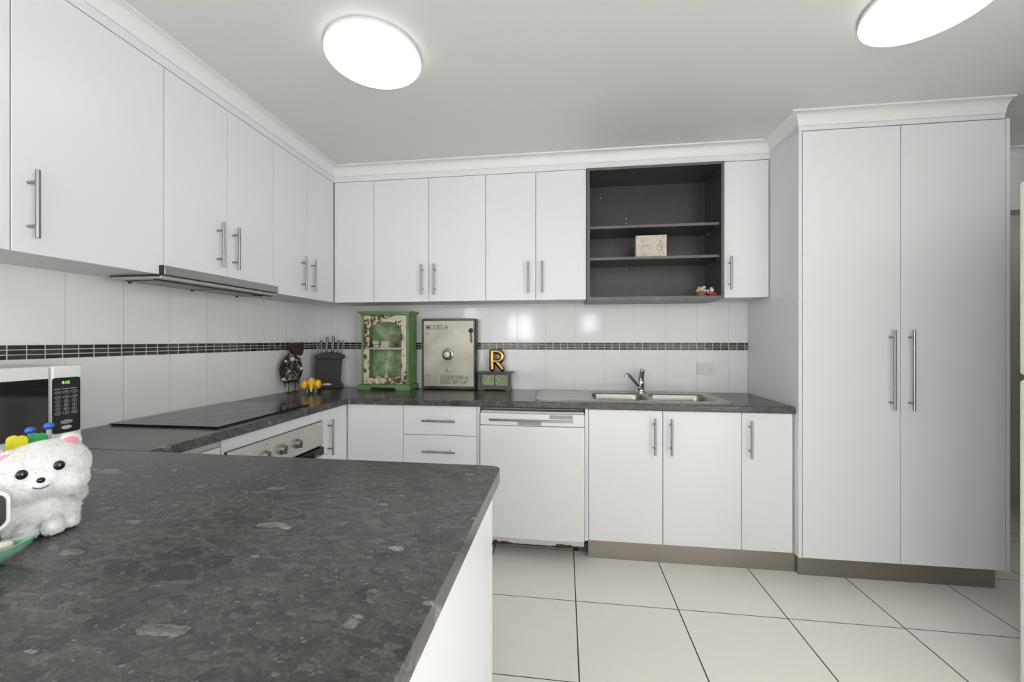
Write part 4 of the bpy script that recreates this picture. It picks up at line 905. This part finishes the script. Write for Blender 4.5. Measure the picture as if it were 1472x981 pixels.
# ------------------------------------------------------------------ green leaf-shaped dish
q0 = Vector((-.892, .487, .9005)); t = thing('leaf_dish', 'pale green boat-shaped dish at the left border in front of the plush puppy', 'dish', tuple(q0))
def dish():
    b = bmesh.new(); n = 40; rings = []
    def ring(s, z, k=1.0):
        R_ = []
        for i in range(n):
            a = 2*PI*i/n; l = .072*s*math.cos(a); w = .034*s*math.sin(a)*(1-.55*max(0, math.cos(a))**2)
            R_.append(b.verts.new(q0+RV*(l)*1.0-FV*w+Vector((0, 0, z+.006*s*max(0, math.cos(a))**3))))
        return R_
    for s, z in ((.55, 0), (.72, .004), (.92, .016), (1.0, .026), (.965, .027), (.88, .018), (.68, .008), (.52, .005)): rings.append(ring(s, z))
    for a, c_ in zip(rings, rings[1:]):
        for k in range(n): b.faces.new((a[k], a[(k+1) % n], c_[(k+1) % n], c_[k]))
    b.faces.new(rings[0][::-1]); b.faces.new(rings[-1]); bmesh.ops.recalc_face_normals(b, faces=b.faces[:]); return b
mb = B(); mb.merge(dish()); mb.done('bowl', simple('pale jade glaze', rgb(.19, .38, .275), .3, vary=.08, bscale=20), t)
o = B().sph(q0+RV*.030+FV*.007+Vector((0, 0, .016)), (.020, .009, .006), M=TR).done('crumb_heap', simple('dark brown leaf', rgb(.035, .022, .015), .8, bumpy=.9, bscale=300, vary=.4)); setp(o, 'dark brown heap lying in the pale green dish', 'food')
o = B().tube([q0+RV*.012-FV*.010+Vector((0, 0, .0225)), q0+RV*.030-FV*.009+Vector((0, 0, .0235)), q0+RV*.044-FV*.006+Vector((0, 0, .0235)), q0+RV*.048-FV*.005+Vector((0, 0, .0235))], [.0075, .007, .0078, .005], n=14).done('biscuit', simple('pale biscuit', rgb(.62, .56, .48), .7, vary=.08, bscale=60)); setp(o, 'pale biscuit-like stick lying in the green dish', 'food')

# ------------------------------------------------------------------ light, camera, world
def area(name, loc, rot, sx, sy, e, col=(1, 1, 1)):
    l = bpy.data.lights.new(name, 'AREA'); l.shape = 'RECTANGLE'; l.size = sx; l.size_y = sy; l.energy = e; l.color = col
    o = bpy.data.objects.new(name, l); C.objects.link(o); o.location = loc; o.rotation_euler = rot; return o
area('added_daylight_right', (XR+.12, -1.7, 1.08), (0, PI/2, 0), 2.0, 2.35, 172, (.96, .98, 1.0))  # area light behind the added right opening, brightens the room
area('added_daylight_left', (XL-.17, -2.6, 1.08), (0, -PI/2, 0), 2.0, 1.35, 150, (.96, .98, 1.0))  # second added source, behind the unseen left opening
l = bpy.data.lights.new('hall_fill', 'POINT'); l.energy = 3.2; l.shadow_soft_size = .12; l.color = (1, .9, .82); o = bpy.data.objects.new('hall_fill', l); C.objects.link(o); o.location = (2.7, 3.7, 2.25)  # point fill without a fixture, added to lift the dark hall
area('daylight_window', (-.99, YF-.12, 1.54), (PI/2, 0, 0), .62, .62, 20, (.95, .98, 1.0))
area('daylight_window', (.55, YF-.12, 1.63), (PI/2, 0, 0), .38, .44, 7, (.95, .98, 1.0))
w = bpy.data.worlds.new('w'); bpy.context.scene.world = w; w.use_nodes = True; bg = w.node_tree.nodes['Background']; bg.inputs[0].default_value = (.85, .93, 1, 1); bg.inputs[1].default_value = 2.5
cam = bpy.data.cameras.new('camera'); cam.sensor_width = 36; cam.lens = 575.5/1472*36; cam.shift_y = -1.3/1472; cam.clip_start = .02
co = bpy.data.objects.new('camera', cam); C.objects.link(co); co.location = (0, 0, 1.25); co.rotation_euler = (PI/2, 0, math.radians(7.43)); bpy.context.scene.camera = co
sc = bpy.context.scene; sc.view_settings.view_transform = 'Standard'; sc.view_settings.look = 'None'; sc.view_settings.gamma = 1; sc.view_settings.use_curve_mapping = False
sc.view_settings.exposure = -0.34
